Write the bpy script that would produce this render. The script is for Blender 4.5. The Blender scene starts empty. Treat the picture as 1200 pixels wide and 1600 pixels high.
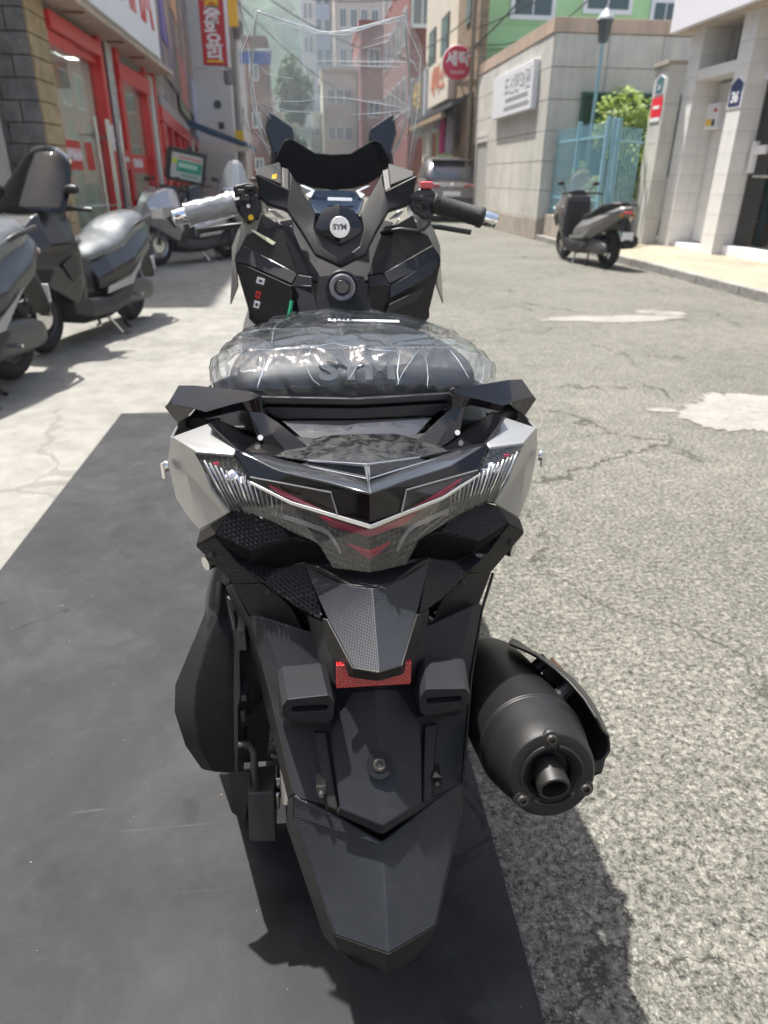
import bpy, bmesh, math, random
from mathutils import Vector, Matrix
import numpy as np
rnd = random.Random(7)
R = math.radians
scene = bpy.context.scene
COL = scene.collection

# ------------------------------------------------------------------ camera
CAM_POS = Vector((-0.067, 0.0, 1.22))
PITCH, YAW, ROLL, FPX = R(25.93), R(6.19), R(0.645), 1075.0
fw = Vector((math.sin(YAW)*math.cos(PITCH), math.cos(YAW)*math.cos(PITCH), -math.sin(PITCH)))
r0 = Vector((math.cos(YAW), -math.sin(YAW), 0)); u0 = r0.cross(fw)
RV = math.cos(ROLL)*r0 + math.sin(ROLL)*u0
UV = -math.sin(ROLL)*r0 + math.cos(ROLL)*u0
cam_d = bpy.data.cameras.new('camera'); cam = bpy.data.objects.new('camera', cam_d); COL.objects.link(cam)
m = Matrix((RV, UV, -fw)).transposed().to_4x4(); m.translation = CAM_POS
cam.matrix_world = m
cam_d.sensor_fit = 'HORIZONTAL'; cam_d.sensor_width = 36.0; cam_d.lens = 36.0*FPX/1200.0
cam_d.clip_start = 0.02; cam_d.clip_end = 3000
cam_d.dof.use_dof = True; cam_d.dof.focus_distance = 0.93; cam_d.dof.aperture_fstop = 7.5
scene.camera = cam

# ------------------------------------------------------------------ light
SUN_TO = Vector((-0.20, 0.26, 0.90)).normalized()       # towards the sun: ahead and a little to the left, high
EL = math.asin(SUN_TO.z); AZ = math.atan2(SUN_TO.x, SUN_TO.y)
world = bpy.data.worlds.new('World'); scene.world = world; world.use_nodes = True
wn = world.node_tree; bg = wn.nodes['Background']
sky = wn.nodes.new('ShaderNodeTexSky'); sky.sky_type = 'NISHITA'; sky.sun_disc = False
sky.sun_elevation = EL; sky.sun_rotation = AZ; sky.air_density = 1.2; sky.dust_density = 4.0; sky.ozone_density = 1.0
wn.links.new(sky.outputs[0], bg.inputs[0]); bg.inputs[1].default_value = 0.11
sd = bpy.data.lights.new('sun', 'SUN'); sd.energy = 5.0; sd.angle = R(0.8); sd.color = (1.0, 0.965, 0.905)
so = bpy.data.objects.new('sun', sd); COL.objects.link(so)
so.rotation_euler = SUN_TO.to_track_quat('Z', 'Y').to_euler(); so.location = (0, 0, 30)
scene.view_settings.view_transform = 'Standard'; scene.view_settings.look = 'None'
scene.view_settings.gamma = 1.0; scene.view_settings.exposure = 1.02
scene.view_settings.use_curve_mapping = False
scene.render.engine = 'CYCLES'
scene.cycles.max_bounces = 10; scene.cycles.transparent_max_bounces = 24; scene.cycles.sample_clamp_indirect = 6

# ------------------------------------------------------------------ helpers
def at(u, v, X=None, Y=None, Z=None):
    """the world point where the view ray through photo pixel (u, v) of 1200x1600 meets a plane"""
    d = fw + RV*((u-600)/FPX) + UV*((800-v)/FPX)
    if Z is not None: t = (Z-CAM_POS.z)/d.z
    elif X is not None: t = (X-CAM_POS.x)/d.x
    else: t = (Y-CAM_POS.y)/d.y
    return CAM_POS + d*t

ORG = {}
def empty(name, loc, label=None, cat=None, group=None, rz=0, kind=None):
    o = bpy.data.objects.new(name, None); COL.objects.link(o)
    o.location = loc; o.rotation_euler[2] = rz; o.empty_display_size = .1
    ORG[o.name] = Vector(loc); tag(o, label, cat, group, kind); return o
def tag(o, label=None, cat=None, group=None, kind=None):
    if label: o['label'] = label
    if cat: o['category'] = cat
    if group: o['group'] = group
    if kind: o['kind'] = kind
    return o
def link_mesh(name, me, parent, cen):
    o = bpy.data.objects.new(name, me); COL.objects.link(o)
    po = ORG.get(parent.name, Vector((0, 0, 0))) if parent else Vector((0, 0, 0))
    if parent: o.parent = parent
    o.location = cen - po; ORG[o.name] = cen.copy(); return o
def add(name, vf, mat, parent=None, bevel=0, seg=2, solid=0, sub=0, smooth=None, kind=None, label=None,
        face=None, origin=None, angle=28, weld=False):
    """one mesh object out of (verts, faces); solid>0 thickens away from `face` (a direction or 'cam')"""
    vs, fs = vf
    vs = [Vector(p) for p in vs]
    cen = sum(vs, Vector((0, 0, 0)))/len(vs) if origin is None else Vector(origin)
    me = bpy.data.meshes.new(name)
    me.from_pydata([p-cen for p in vs], [], fs)
    bm = bmesh.new(); bm.from_mesh(me)
    if weld: bmesh.ops.remove_doubles(bm, verts=bm.verts, dist=1e-5)
    bmesh.ops.recalc_face_normals(bm, faces=bm.faces)
    if face is not None:
        s = 0
        for f in bm.faces:
            d = (CAM_POS - cen - f.calc_center_median()) if face == 'cam' else Vector(face)
            s += f.normal.dot(d.normalized())*f.calc_area()
        if s < 0: bmesh.ops.reverse_faces(bm, faces=bm.faces)
    bm.to_mesh(me); bm.free()
    o = link_mesh(name, me, parent, cen)
    if mat: me.materials.append(mat)
    sm = smooth if smooth is not None else bool(bevel or sub)
    if sm: me.shade_smooth()
    if sub and not solid:
        md = o.modifiers.new('sub', 'SUBSURF'); md.levels = sub; md.render_levels = sub
    if solid:
        md = o.modifiers.new('solid', 'SOLIDIFY'); md.thickness = solid; md.offset = -1; md.use_even_offset = False
        if sub:
            md = o.modifiers.new('sub', 'SUBSURF'); md.levels = sub; md.render_levels = sub
    if bevel:
        md = o.modifiers.new('bevel', 'BEVEL'); md.width = bevel; md.segments = seg; md.limit_method = 'ANGLE'
        md.angle_limit = R(angle); md.harden_normals = True; md.use_clamp_overlap = True
    tag(o, label=label, kind=kind); return o
def join(*parts):
    vs, fs = [], []
    for a, b in parts:
        n = len(vs); vs += list(a); fs += [tuple(i+n for i in f) for f in b]
    return vs, fs
def xf(vf, M): return [M @ Vector(p) for p in vf[0]], vf[1]
def mir(vf): return [Vector((-p[0], p[1], p[2])) for p in vf[0]], [tuple(reversed(f)) for f in vf[1]]
BOXF = [(0,3,2,1),(4,5,6,7),(0,1,5,4),(1,2,6,5),(2,3,7,6),(3,0,4,7)]
def box(x0, x1, y0, y1, z0, z1):
    return [Vector(p) for p in ((x0,y0,z0),(x1,y0,z0),(x1,y1,z0),(x0,y1,z0),(x0,y0,z1),(x1,y0,z1),(x1,y1,z1),(x0,y1,z1))], BOXF
def frame_of(d):
    d = Vector(d).normalized(); a = Vector((0,0,1)) if abs(d.z) < .9 else Vector((1,0,0))
    x = a.cross(d).normalized(); return x, d.cross(x), d
def cyl(p0, p1, r0, r1=None, n=16, cap=True):
    p0, p1 = Vector(p0), Vector(p1); r1 = r0 if r1 is None else r1
    x, y, d = frame_of(p1-p0); vs, fs = [], []
    for p, r in ((p0, r0), (p1, r1)):
        for i in range(n):
            a = 2*math.pi*i/n; vs.append(p + x*(r*math.cos(a)) + y*(r*math.sin(a)))
    fs = [(i, (i+1) % n, n+(i+1) % n, n+i) for i in range(n)]
    if cap: fs += [tuple(range(n-1, -1, -1)), tuple(range(n, 2*n))]
    return vs, fs
def lathe(p0, d, prof, n=24):
    """prof: list of (radius, distance along d)"""
    x, y, d = frame_of(d); p0 = Vector(p0); vs, fs = [], []
    for r, h in prof:
        for i in range(n):
            a = 2*math.pi*i/n; vs.append(p0 + d*h + x*(r*math.cos(a)) + y*(r*math.sin(a)))
    for k in range(len(prof)-1):
        for i in range(n): fs.append((k*n+i, k*n+(i+1) % n, (k+1)*n+(i+1) % n, (k+1)*n+i))
    fs.append(tuple(range(n-1, -1, -1))); k = len(prof)-1; fs.append(tuple(range(k*n, k*n+n)))
    return vs, fs
def tube(pts, r, n=8, cap=True):
    pts = [Vector(p) for p in pts]; rs = r if isinstance(r, (list, tuple)) else [r]*len(pts)
    vs, fs = [], []; ref = None
    for k, p in enumerate(pts):
        d = (pts[min(k+1, len(pts)-1)] - pts[max(k-1, 0)]).normalized()
        if ref is None: ref = frame_of(d)[0]
        x = (ref - d*ref.dot(d)).normalized(); ref = x; y = d.cross(x)
        for i in range(n):
            a = 2*math.pi*i/n; vs.append(p + x*(rs[k]*math.cos(a)) + y*(rs[k]*math.sin(a)))
    for k in range(len(pts)-1):
        for i in range(n): fs.append((k*n+i, k*n+(i+1) % n, (k+1)*n+(i+1) % n, (k+1)*n+i))
    if cap:
        fs.append(tuple(range(n-1, -1, -1))); b = (len(pts)-1)*n; fs.append(tuple(range(b, b+n)))
    return vs, fs
def torus(c, d, R_, r, n=40, m_=12, sq=1.0):
    x, y, d = frame_of(d); c = Vector(c); vs, fs = [], []
    for i in range(n):
        a = 2*math.pi*i/n; e = x*math.cos(a) + y*math.sin(a)
        for j in range(m_):
            b = 2*math.pi*j/m_; vs.append(c + e*(R_ + r*math.cos(b)) + d*(r*sq*math.sin(b)))
    for i in range(n):
        for j in range(m_):
            fs.append((i*m_+j, ((i+1) % n)*m_+j, ((i+1) % n)*m_+(j+1) % m_, i*m_+(j+1) % m_))
    return vs, fs
def prism(poly, off):
    """poly: 3D outline, extruded by vector off"""
    n = len(poly); off = Vector(off); vs = [Vector(p) for p in poly] + [Vector(p)+off for p in poly]
    fs = [tuple(range(n-1, -1, -1)), tuple(range(n, 2*n))] + [(i, (i+1) % n, n+(i+1) % n, n+i) for i in range(n)]
    return vs, fs
def loft(rings, cap=True, closed=True):
    n = len(rings[0]); vs = [Vector(p) for r in rings for p in r]; fs = []
    for k in range(len(rings)-1):
        for i in range(n if closed else n-1):
            fs.append((k*n+i, k*n+(i+1) % n, (k+1)*n+(i+1) % n, (k+1)*n+i))
    if cap and closed:
        fs.append(tuple(range(n-1, -1, -1))); b = (len(rings)-1)*n; fs.append(tuple(range(b, b+n)))
    return vs, fs
def grid(fn, nu, nv):
    vs = [Vector(fn(i/nu, j/nv)) for j in range(nv+1) for i in range(nu+1)]
    fs = [(j*(nu+1)+i, j*(nu+1)+i+1, (j+1)*(nu+1)+i+1, (j+1)*(nu+1)+i) for j in range(nv) for i in range(nu)]
    return vs, fs
def children(o): return [c for c in bpy.data.objects if c.parent == o]
def dup_tree(o, parent=None):
    kids = {}
    for c in bpy.data.objects:
        if c.parent: kids.setdefault(c.parent.name, []).append(c)
    def rec(o, parent):
        c = o.copy(); COL.objects.link(c)
        if parent: c.parent = parent
        for k in kids.get(o.name, []): rec(k, c)
        return c
    return rec(o, parent)
def text_mesh(body, size, M, extrude=0.002, align='CENTER', bold=0.0, sx=1.0):
    cu = bpy.data.curves.new('txt', 'FONT'); cu.body = body; cu.size = size; cu.extrude = extrude
    cu.align_x = align; cu.align_y = 'CENTER'; cu.offset = bold; cu.resolution_u = 3
    ob = bpy.data.objects.new('txt', cu); COL.objects.link(ob)
    bpy.context.view_layer.update()
    me = bpy.data.meshes.new_from_object(ob.evaluated_get(bpy.context.evaluated_depsgraph_get()))
    vs = [M @ Vector((v.co.x*sx, v.co.y, v.co.z)) for v in me.vertices]; fs = [tuple(p.vertices) for p in me.polygons]
    bpy.data.objects.remove(ob); bpy.data.curves.remove(cu); bpy.data.meshes.remove(me)
    return vs, fs
def basis_m(o, x, y):
    x = Vector(x).normalized(); y = Vector(y); y = (y - x*y.dot(x)).normalized(); z = x.cross(y)
    M = Matrix((x, y, z)).transposed().to_4x4(); M.translation = Vector(o); return M

# ------------------------------------------------------------------ materials
MATS = {}
class NT:
    def __init__(s, mat): s.t = mat.node_tree; s.n = s.t.nodes; s.b = s.n['Principled BSDF']
    def new(s, typ, **kw):
        nd = s.n.new(typ)
        for k, v in kw.items():
            if k.startswith('i_'):
                key = k[2:]; key = int(key) if key.isdigit() else key.replace('_', ' ')
                nd.inputs[key].default_value = v
            else: setattr(nd, k, v)
        return nd
    def link(s, a, b): s.t.links.new(a, b)
    def coords(s, which='Object'): return s.new('ShaderNodeTexCoord').outputs[which]
    def noise(s, vec, scale, detail=3, rough=.55, dist=0):
        nd = s.new('ShaderNodeTexNoise'); nd.inputs['Scale'].default_value = scale; nd.inputs['Detail'].default_value = detail
        nd.inputs['Roughness'].default_value = rough; nd.inputs['Distortion'].default_value = dist
        if vec is not None: s.link(vec, nd.inputs['Vector'])
        return nd.outputs['Fac']
    def ramp(s, fac, stops):
        nd = s.new('ShaderNodeValToRGB'); e = nd.color_ramp.elements
        while len(e) < len(stops): e.new(.5)
        for k, (p, c) in enumerate(stops):
            e[k].position = p; e[k].color = (c, c, c, 1) if not isinstance(c, tuple) else (*c, 1)[:4]
        s.link(fac, nd.inputs[0]); return nd.outputs[0]
    def mix(s, fac, a, b, mode='MIX'):
        nd = s.new('ShaderNodeMix', data_type='RGBA', blend_type=mode)
        for sk, val in ((nd.inputs[0], fac), (nd.inputs[6], a), (nd.inputs[7], b)):
            if hasattr(val, 'links') or hasattr(val, 'is_linked'): s.link(val, sk)
            elif isinstance(val, tuple): sk.default_value = (*val, 1)[:4]
            else: sk.default_value = val
        return nd.outputs[2]
    def math(s, op, a, b=0, c=0):
        nd = s.new('ShaderNodeMath', operation=op)
        for k, val in enumerate((a, b, c)):
            if hasattr(val, 'is_linked'): s.link(val, nd.inputs[k])
            else: nd.inputs[k].default_value = val
        return nd.outputs[0]
    def bump(s, h, strength=.3, dist=.002):
        nd = s.new('ShaderNodeBump'); nd.inputs['Strength'].default_value = strength; nd.inputs['Distance'].default_value = dist
        s.link(h, nd.inputs['Height']); s.link(nd.outputs[0], s.b.inputs['Normal']); return nd
def mat(name, col, rough=.5, metal=0, coat=0, spec=.5, var=0, vscale=6, bump=0, bscale=80, bdist=.001, alpha=1, emit=0, trans=0, rvar=0, world=False):
    if name in MATS: return MATS[name]
    mt = bpy.data.materials.new(name); mt.use_nodes = True; MATS[name] = mt
    t = NT(mt); b = t.b
    b.inputs['Base Color'].default_value = (*col, 1); b.inputs['Roughness'].default_value = rough
    b.inputs['Metallic'].default_value = metal; b.inputs['Coat Weight'].default_value = coat; b.inputs['Coat Roughness'].default_value = .05
    b.inputs['Specular IOR Level'].default_value = spec; b.inputs['Alpha'].default_value = alpha
    b.inputs['Transmission Weight'].default_value = trans
    if emit:
        b.inputs['Emission Color'].default_value = (*col, 1); b.inputs['Emission Strength'].default_value = emit
    if var or bump or rvar: co = t.new('ShaderNodeNewGeometry').outputs['Position'] if world else t.coords()
    if var:
        n = t.noise(co, vscale, 5, .6)
        lo = tuple(c*(1-var) for c in col); hi = tuple(min(1, c*(1+var)) for c in col)
        c = t.ramp(n, [(.3, lo), (.7, hi)])
        if world:
            mp = t.new('ShaderNodeMapping'); mp.inputs['Scale'].default_value = (4, 4, .35); t.link(co, mp.inputs[0])
            c = t.mix(1, c, t.ramp(t.noise(mp.outputs[0], 1.6, 5, .65), [(.34, .88), (.56, 1.03)]), 'MULTIPLY')
            c = t.mix(1, c, t.ramp(t.noise(co, .7, 4, .6), [(.35, .86), (.6, 1.04)]), 'MULTIPLY')
        t.link(c, b.inputs['Base Color'])
    if rvar:
        t.link(t.ramp(t.noise(co, vscale*1.7, 4), [(.3, max(0, rough-rvar)), (.7, min(1, rough+rvar))]), b.inputs['Roughness'])
    if bump: t.bump(t.noise(co, bscale, 3), bump, bdist)
    return mt
def film(name, tint=(1, 1, 1), haze=.06, rough=.04, ior=1.5, crease=.6, cscale=14, cdist=.01, boost=1.0, hazecol=(.85, .9, .95), stretch=None):
    """thin clear plastic: see-through with fresnel gloss, creases and a little haze"""
    if name in MATS: return MATS[name]
    mt = bpy.data.materials.new(name); mt.use_nodes = True; MATS[name] = mt
    t = NT(mt); t.n.remove(t.b); out = t.n['Material Output']
    tr = t.new('ShaderNodeBsdfTransparent'); tr.inputs[0].default_value = (*tint, 1)
    gl = t.new('ShaderNodeBsdfGlossy'); gl.inputs['Roughness'].default_value = rough
    df = t.new('ShaderNodeBsdfDiffuse'); df.inputs[0].default_value = (*hazecol, 1)
    lw = t.new('ShaderNodeLayerWeight'); lw.inputs[0].default_value = .5
    f0 = ((ior-1)/(ior+1))**2
    co = t.coords()
    if crease:
        bp = t.new('ShaderNodeBump'); bp.inputs['Strength'].default_value = crease; bp.inputs['Distance'].default_value = cdist
        if stretch:
            mp = t.new('ShaderNodeMapping'); mp.inputs['Scale'].default_value = stretch; t.link(co, mp.inputs[0]); co = mp.outputs[0]
        n1 = t.noise(co, cscale, 3, .5, .8)
        rid = t.math('ABSOLUTE', t.math('SUBTRACT', n1, .5))
        n2 = t.noise(co, cscale*3.3, 2, .5, 1.5)
        rid2 = t.math('ABSOLUTE', t.math('SUBTRACT', n2, .5))
        t.link(t.math('ADD', rid, t.math('MULTIPLY', rid2, .35)), bp.inputs['Height'])
        for nd in (gl, lw): t.link(bp.outputs[0], nd.inputs['Normal'])
    m1 = t.new('ShaderNodeMixShader'); m1.inputs[0].default_value = haze
    t.link(tr.outputs[0], m1.inputs[1]); t.link(df.outputs[0], m1.inputs[2])
    m2 = t.new('ShaderNodeMixShader')
    fr = t.math('MULTIPLY_ADD', t.math('POWER', lw.outputs['Facing'], 5.0), (1-f0)*.8, f0)
    t.link(t.math('MINIMUM', t.math('MULTIPLY', fr, boost), .9), m2.inputs[0])
    t.link(m1.outputs[0], m2.inputs[1]); t.link(gl.outputs[0], m2.inputs[2]); t.link(m2.outputs[0], out.inputs[0])
    return mt
# ------------------------------------------------------------------ ground
def asphalt():
    mt = bpy.data.materials.new('asphalt'); mt.use_nodes = True; t = NT(mt); b = t.b
    co = t.coords()
    n1 = t.noise(co, 66, 5, .72, .4); n2 = t.noise(co, 170, 3, .65)
    f = t.math('ADD', t.math('MULTIPLY', n1, .62), t.math('MULTIPLY', n2, .38))
    c = t.ramp(f, [(.38, (.020, .0198, .0178)), (.455, (.084, .083, .074)), (.535, (.168, .166, .148)), (.63, (.315, .31, .272))])
    v = t.new('ShaderNodeTexVoronoi'); v.inputs['Scale'].default_value = 50; t.link(co, v.inputs['Vector'])
    sep = t.new('ShaderNodeSeparateColor'); t.link(v.outputs['Color'], sep.inputs[0])
    edge = t.math('ADD', v.outputs['Distance'], t.math('MULTIPLY', t.math('SUBTRACT', n2, .5), 1.3))
    isst = t.math('MULTIPLY', t.ramp(edge, [(.30, 1.0), (.42, 0.0)]), t.ramp(sep.outputs[0], [(.45, 0.0), (.55, .45)]))
    stone = t.ramp(sep.outputs[1], [(0, (.13, .128, .115)), (.5, (.23, .225, .20)), (1, (.36, .345, .30))])
    c = t.mix(isst, c, stone)
    big = t.ramp(t.noise(co, .8, 6, .62), [(.3, (.80, .79, .77)), (.7, (1.10, 1.09, 1.06))])
    c = t.mix(1, c, big, 'MULTIPLY')
    mid = t.ramp(t.noise(co, 8, 4, .6), [(.3, .82), (.7, 1.14)])
    c = t.mix(1, c, mid, 'MULTIPLY')
    st = t.math('MULTIPLY', t.ramp(t.noise(co, 2.3, 3, .5), [(.70, 0.0), (.78, .5)]), t.ramp(n1, [(.4, .4), (.6, 1.0)]))
    c = t.mix(st, c, (.30, .20, .10), 'MIX')
    dn = t.new('ShaderNodeTexNoise'); dn.inputs['Scale'].default_value = 4.5; dn.inputs['Detail'].default_value = 7; dn.inputs['Roughness'].default_value = .62; t.link(co, dn.inputs['Vector'])
    va = t.new('ShaderNodeVectorMath', operation='MULTIPLY_ADD'); va.inputs[1].default_value = (.45, .45, 0)
    t.link(dn.outputs['Color'], va.inputs[0]); t.link(co, va.inputs[2])
    ve = t.new('ShaderNodeTexVoronoi', feature='DISTANCE_TO_EDGE'); ve.inputs['Scale'].default_value = .8; t.link(va.outputs[0], ve.inputs['Vector'])
    wid = t.math('MULTIPLY', t.ramp(t.noise(co, 1.5, 3), [(.46, 0.0), (.60, 1.0)]), .007)
    ck = t.math('LESS_THAN', ve.outputs['Distance'], wid)
    c = t.mix(t.math('MULTIPLY', ck, .75), c, (.035, .032, .027), 'MIX')
    t.link(c, b.inputs['Base Color']); b.inputs['Roughness'].default_value = .88; b.inputs['Specular IOR Level'].default_value = .3
    h = t.math('ADD', t.math('MULTIPLY', f, 1.3), t.math('MULTIPLY', isst, .25))
    h = t.math('SUBTRACT', h, t.math('MULTIPLY', ck, .8))
    t.bump(h, .8, .006); return mt
def concrete(name='concrete', base=.42, warm=(1, .985, .94), scale=1.0, cracks=True):
    mt = bpy.data.materials.new(name); mt.use_nodes = True; t = NT(mt); b = t.b; co = t.coords()
    big = t.noise(co, .8*scale, 6, .65); mid = t.noise(co, 7*scale, 6, .7); fin = t.noise(co, 160, 3, .7)
    f = t.math('ADD', t.math('MULTIPLY', big, .5), t.math('MULTIPLY', mid, .5))
    lo = tuple(base*.62*w for w in warm); hi = tuple(base*1.22*w for w in warm)
    c = t.ramp(f, [(.34, lo), (.64, hi)])
    c = t.mix(.5, c, t.ramp(fin, [(.3, .72), (.7, 1.18)]), 'MULTIPLY')
    if cracks:
        dn = t.new('ShaderNodeTexNoise'); dn.inputs['Scale'].default_value = 2.2; dn.inputs['Detail'].default_value = 5; t.link(co, dn.inputs['Vector'])
        va = t.new('ShaderNodeVectorMath', operation='MULTIPLY_ADD'); va.inputs[1].default_value = (.5, .5, 0)
        t.link(dn.outputs['Color'], va.inputs[0]); t.link(co, va.inputs[2])
        ve = t.new('ShaderNodeTexVoronoi', feature='DISTANCE_TO_EDGE'); ve.inputs['Scale'].default_value = .5; t.link(va.outputs[0], ve.inputs['Vector'])
        ck = t.math('LESS_THAN', ve.outputs['Distance'], t.math('MULTIPLY', t.ramp(t.noise(co, 1.1, 2), [(.45, 0.0), (.6, 1.0)]), .006))
        c = t.mix(t.math('MULTIPLY', ck, .5), c, (.12, .115, .105), 'MIX')
    t.link(c, b.inputs['Base Color']); b.inputs['Roughness'].default_value = .85; b.inputs['Specular IOR Level'].default_value = .3
    t.bump(t.math('ADD', t.math('MULTIPLY', fin, .4), mid), .35, .004); return mt
def rubber():
    mt = bpy.data.materials.new('rubber_mat'); mt.use_nodes = True; t = NT(mt); b = t.b; co = t.coords()
    n1 = t.noise(co, 2.1, 7, .68, .4); n2 = t.noise(co, 13, 5, .65, .6); n3 = t.noise(co, 300, 2, .6)
    f = t.math('ADD', t.math('MULTIPLY', n1, .52), t.math('MULTIPLY', n2, .48))
    c = t.ramp(f, [(.38, (.0125, .013, .0142)), (.50, (.025, .0258, .028)), (.63, (.045, .046, .048))])
    # scuffs and pale dust spots
    sp = t.ramp(t.noise(co, 5.3, 4, .5, .2), [(.70, 0.0), (.755, .55)])
    sp = t.math('MULTIPLY', sp, t.ramp(t.noise(co, 38, 3), [(.4, 0.0), (.62, 1.0)]))
    c = t.mix(sp, c, (.20, .19, .165), 'MIX')
    dk = t.math('MULTIPLY', t.ramp(t.noise(co, 6.1, 3, .5, 1.2), [(.64, 0.0), (.70, .8)]), t.ramp(t.noise(co, 2, 2), [(.4, 0.0), (.6, 1.0)]))
    c = t.mix(dk, c, (.012, .012, .012), 'MIX')
    ln = t.new('ShaderNodeMapping'); ln.inputs['Scale'].default_value = (1.2, 22, 1); ln.inputs['Rotation'].default_value = (0, 0, .35); t.link(co, ln.inputs[0])
    scr = t.ramp(t.noise(ln.outputs[0], 1.6, 4, .7, .5), [(.66, 0.0), (.72, .35)])
    c = t.mix(scr, c, (.09, .088, .085), 'MIX')
    t.link(c, b.inputs['Base Color'])
    t.link(t.ramp(n2, [(.3, .6), (.7, .85)]), b.inputs['Roughness']); b.inputs['Specular IOR Level'].default_value = .3
    t.bump(t.math('ADD', n2, t.math('MULTIPLY', n3, .25)), .22, .003); return mt
ASPH, CONC, RUB = asphalt(), concrete(base=.225, warm=(1, .975, .885)), rubber()
SIDEW = concrete('sidewalk_concrete', .33, (1, .87, .66), 1.3)
KERBM = concrete('kerb_stone', .27, (1, .97, .9), 2)
def sheet(name, poly, z, mt):
    return add(name, ([Vector((x, y, z)) for x, y in poly], [tuple(range(len(poly)))]), mt, origin=(0, 0, z), face=(0, 0, 1), kind='structure')
sheet('ground', [(-300, -150), (300, -150), (300, 460), (-300, 460)], -.02, KERBM)
sheet('road', [(-.4, -12), (5.0, -12), (5.0, 150), (-3.6, 150), (-3.4, 30), (-2.2, 18.5), (-.4, 14)], 0, ASPH)
sheet('concrete_apron', [(-9, -12), (-.4, -12), (-.4, 14), (-2.2, 18.5), (-9, 18.5)], .004, CONC)
add('sidewalk', prism([(5.12, -12, .1), (9, -12, .16), (9, 60, .16), (5.12, 60, .1)], (0, 0, -.13)), SIDEW, origin=(0, 0, 0), kind='structure', bevel=.006)
kerb = empty('kerb', (5.06, 6, 0), kind='structure')
for k in range(34):
    y = -10 + k*1.0
    add('kerb_stone', box(5.0, 5.115, y+.006, y+.994, -.02, .112+rnd.uniform(-.003, .003)), KERBM, kerb, bevel=.012)
def blob(name, cx, cy, rx, ry, z, mt, seed, n=150, rough=.35):
    r_ = random.Random(seed); ph = [r_.uniform(0, 6.28) for _ in range(9)]; am = [r_.uniform(.3, 1)/(k+1) for k in range(9)]
    pts = []
    for i in range(n):
        a = 2*math.pi*i/n; s = 1 + rough*sum(am[k]*math.sin((k+2)*a+ph[k]) for k in range(9))*.6 + r_.uniform(-.09, .09)
        pts.append((cx+rx*s*math.cos(a), cy+ry*s*math.sin(a)))
    return sheet(name, pts, z, mt)
PATCH = concrete('patch_concrete', .25, (1, .96, .88), 3, False)
blob('road_patch', 2.52, 3.62, .42, .40, .004, PATCH, 3)
blob('road_patch', 1.98, 3.72, .10, .035, .004, PATCH, 5)
blob('road_patch', 2.9, 6.6, .55, .22, .004, PATCH, 8, rough=.6)
blob('road_patch', 3.5, 6.9, .22, .16, .004, PATCH, 9, rough=.6)
mat_o = add('rubber_mat', box(-1.14, .265, -.7, 3.85, .004, .014), RUB, bevel=.002)
tag(mat_o, 'long black rubber mat lying on the concrete under the front scooter', 'floor mat')

# ------------------------------------------------------------------ materials for the buildings
RED = mat('red_paint', (.55, .012, .012), .35, coat=.3, var=.06)
WHITE = mat('white_paint', (.78, .78, .79), .5, var=.04, vscale=2)
GREYSTONE = mat('grey_block', (.15, .14, .14), .85, var=.35, vscale=9, bump=.8, bscale=45, bdist=.012, world=True)
TANSTONE = mat('tan_block', (.40, .30, .17), .8, var=.25, vscale=7, bump=.6, bscale=40, bdist=.008, world=True)
PALECON = mat('pale_render', (.47, .46, .43), .85, var=.15, vscale=3, bump=.2, bscale=60, world=True)
MORTAR = mat('mortar', (.10, .095, .09), .9)
BEIGE = mat('beige_soffit', (.52, .44, .36), .6, var=.08, world=True)
SHUT = mat('grey_green_shutter', (.17, .21, .19), .45)
STEEL = mat('steel', (.62, .62, .60), .25, metal=1)
DARK = mat('dark_interior', (.03, .03, .032), .7)
ROOMG = mat('grey_room', (.70, .73, .71), .8)
GLASSF = film('shop_glass', (.72, .78, .75), .0, .03, 1.5, 0, boost=1.2)
DGLASS = film('dark_glass', (.18, .2, .21), .0, .03, 1.5, 0, boost=2.0)
BLACKP = mat('black_plastic', (.018, .018, .02), .45)
WINGL = mat('window_glass', (.05, .085, .09), .08, spec=.8)

# ------------------------------------------------------------------ left shop
shop = empty('shop_building', (-3.4, 12.5, 0), 'shop with red door frames, white sign fascia and grey stone corner pier', 'shop')
def B(name, x0, x1, y0, y1, z0, z1, m_, par=shop, **kw): return add(name, box(x0, x1, y0, y1, z0, z1), m_, par, **kw)
# stone corner pier: grey front face towards us, tan face towards the street
B('pier_core', -4.04, -3.02, 9.32, 9.98, 0, 3.6, MORTAR)
z = 0.02; row = 0
while z < 3.55:
    h = .215; x = -4.05 + (-.0 if row % 2 else .17)
    xs = [-4.05] + ([-3.72, -3.38] if row % 2 else [-3.88, -3.55, -3.2]) + [-3.0]
    for a, b_ in zip(xs, xs[1:]):
        p = rnd.uniform(0, .012)
        add('stone_block', box(a+.006, b_-.006, 9.285-p, 9.33, z+.005, z+h-.005), GREYSTONE, shop, bevel=.006, seg=1)
    p = rnd.uniform(0, .01)
    sp = 9.62 if row % 2 else 9.75
    for a, b_ in ((9.335, sp), (sp, 9.985)):
        add('stone_block', box(-3.03, -2.99+p, a+.004, b_-.004, z+.005, z+h-.005), TANSTONE, shop, bevel=.005, seg=1)
    z += h; row += 1
B('concrete_pier', -4.7, -3.42, 8.7, 9.22, 0, 4.2, PALECON, bevel=.01)
B('shop_wall', -6.5, -4.06, 9.0, 9.9, 0, 4.2, PALECON)
B('shop_wall', -12, -3.06, 9.99, 16.9, 3.25, 9.0, PALECON)
B('step', -3.3, -2.72, 10.0, 16.4, 0.0, .14, KERBM, bevel=.01)
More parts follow.
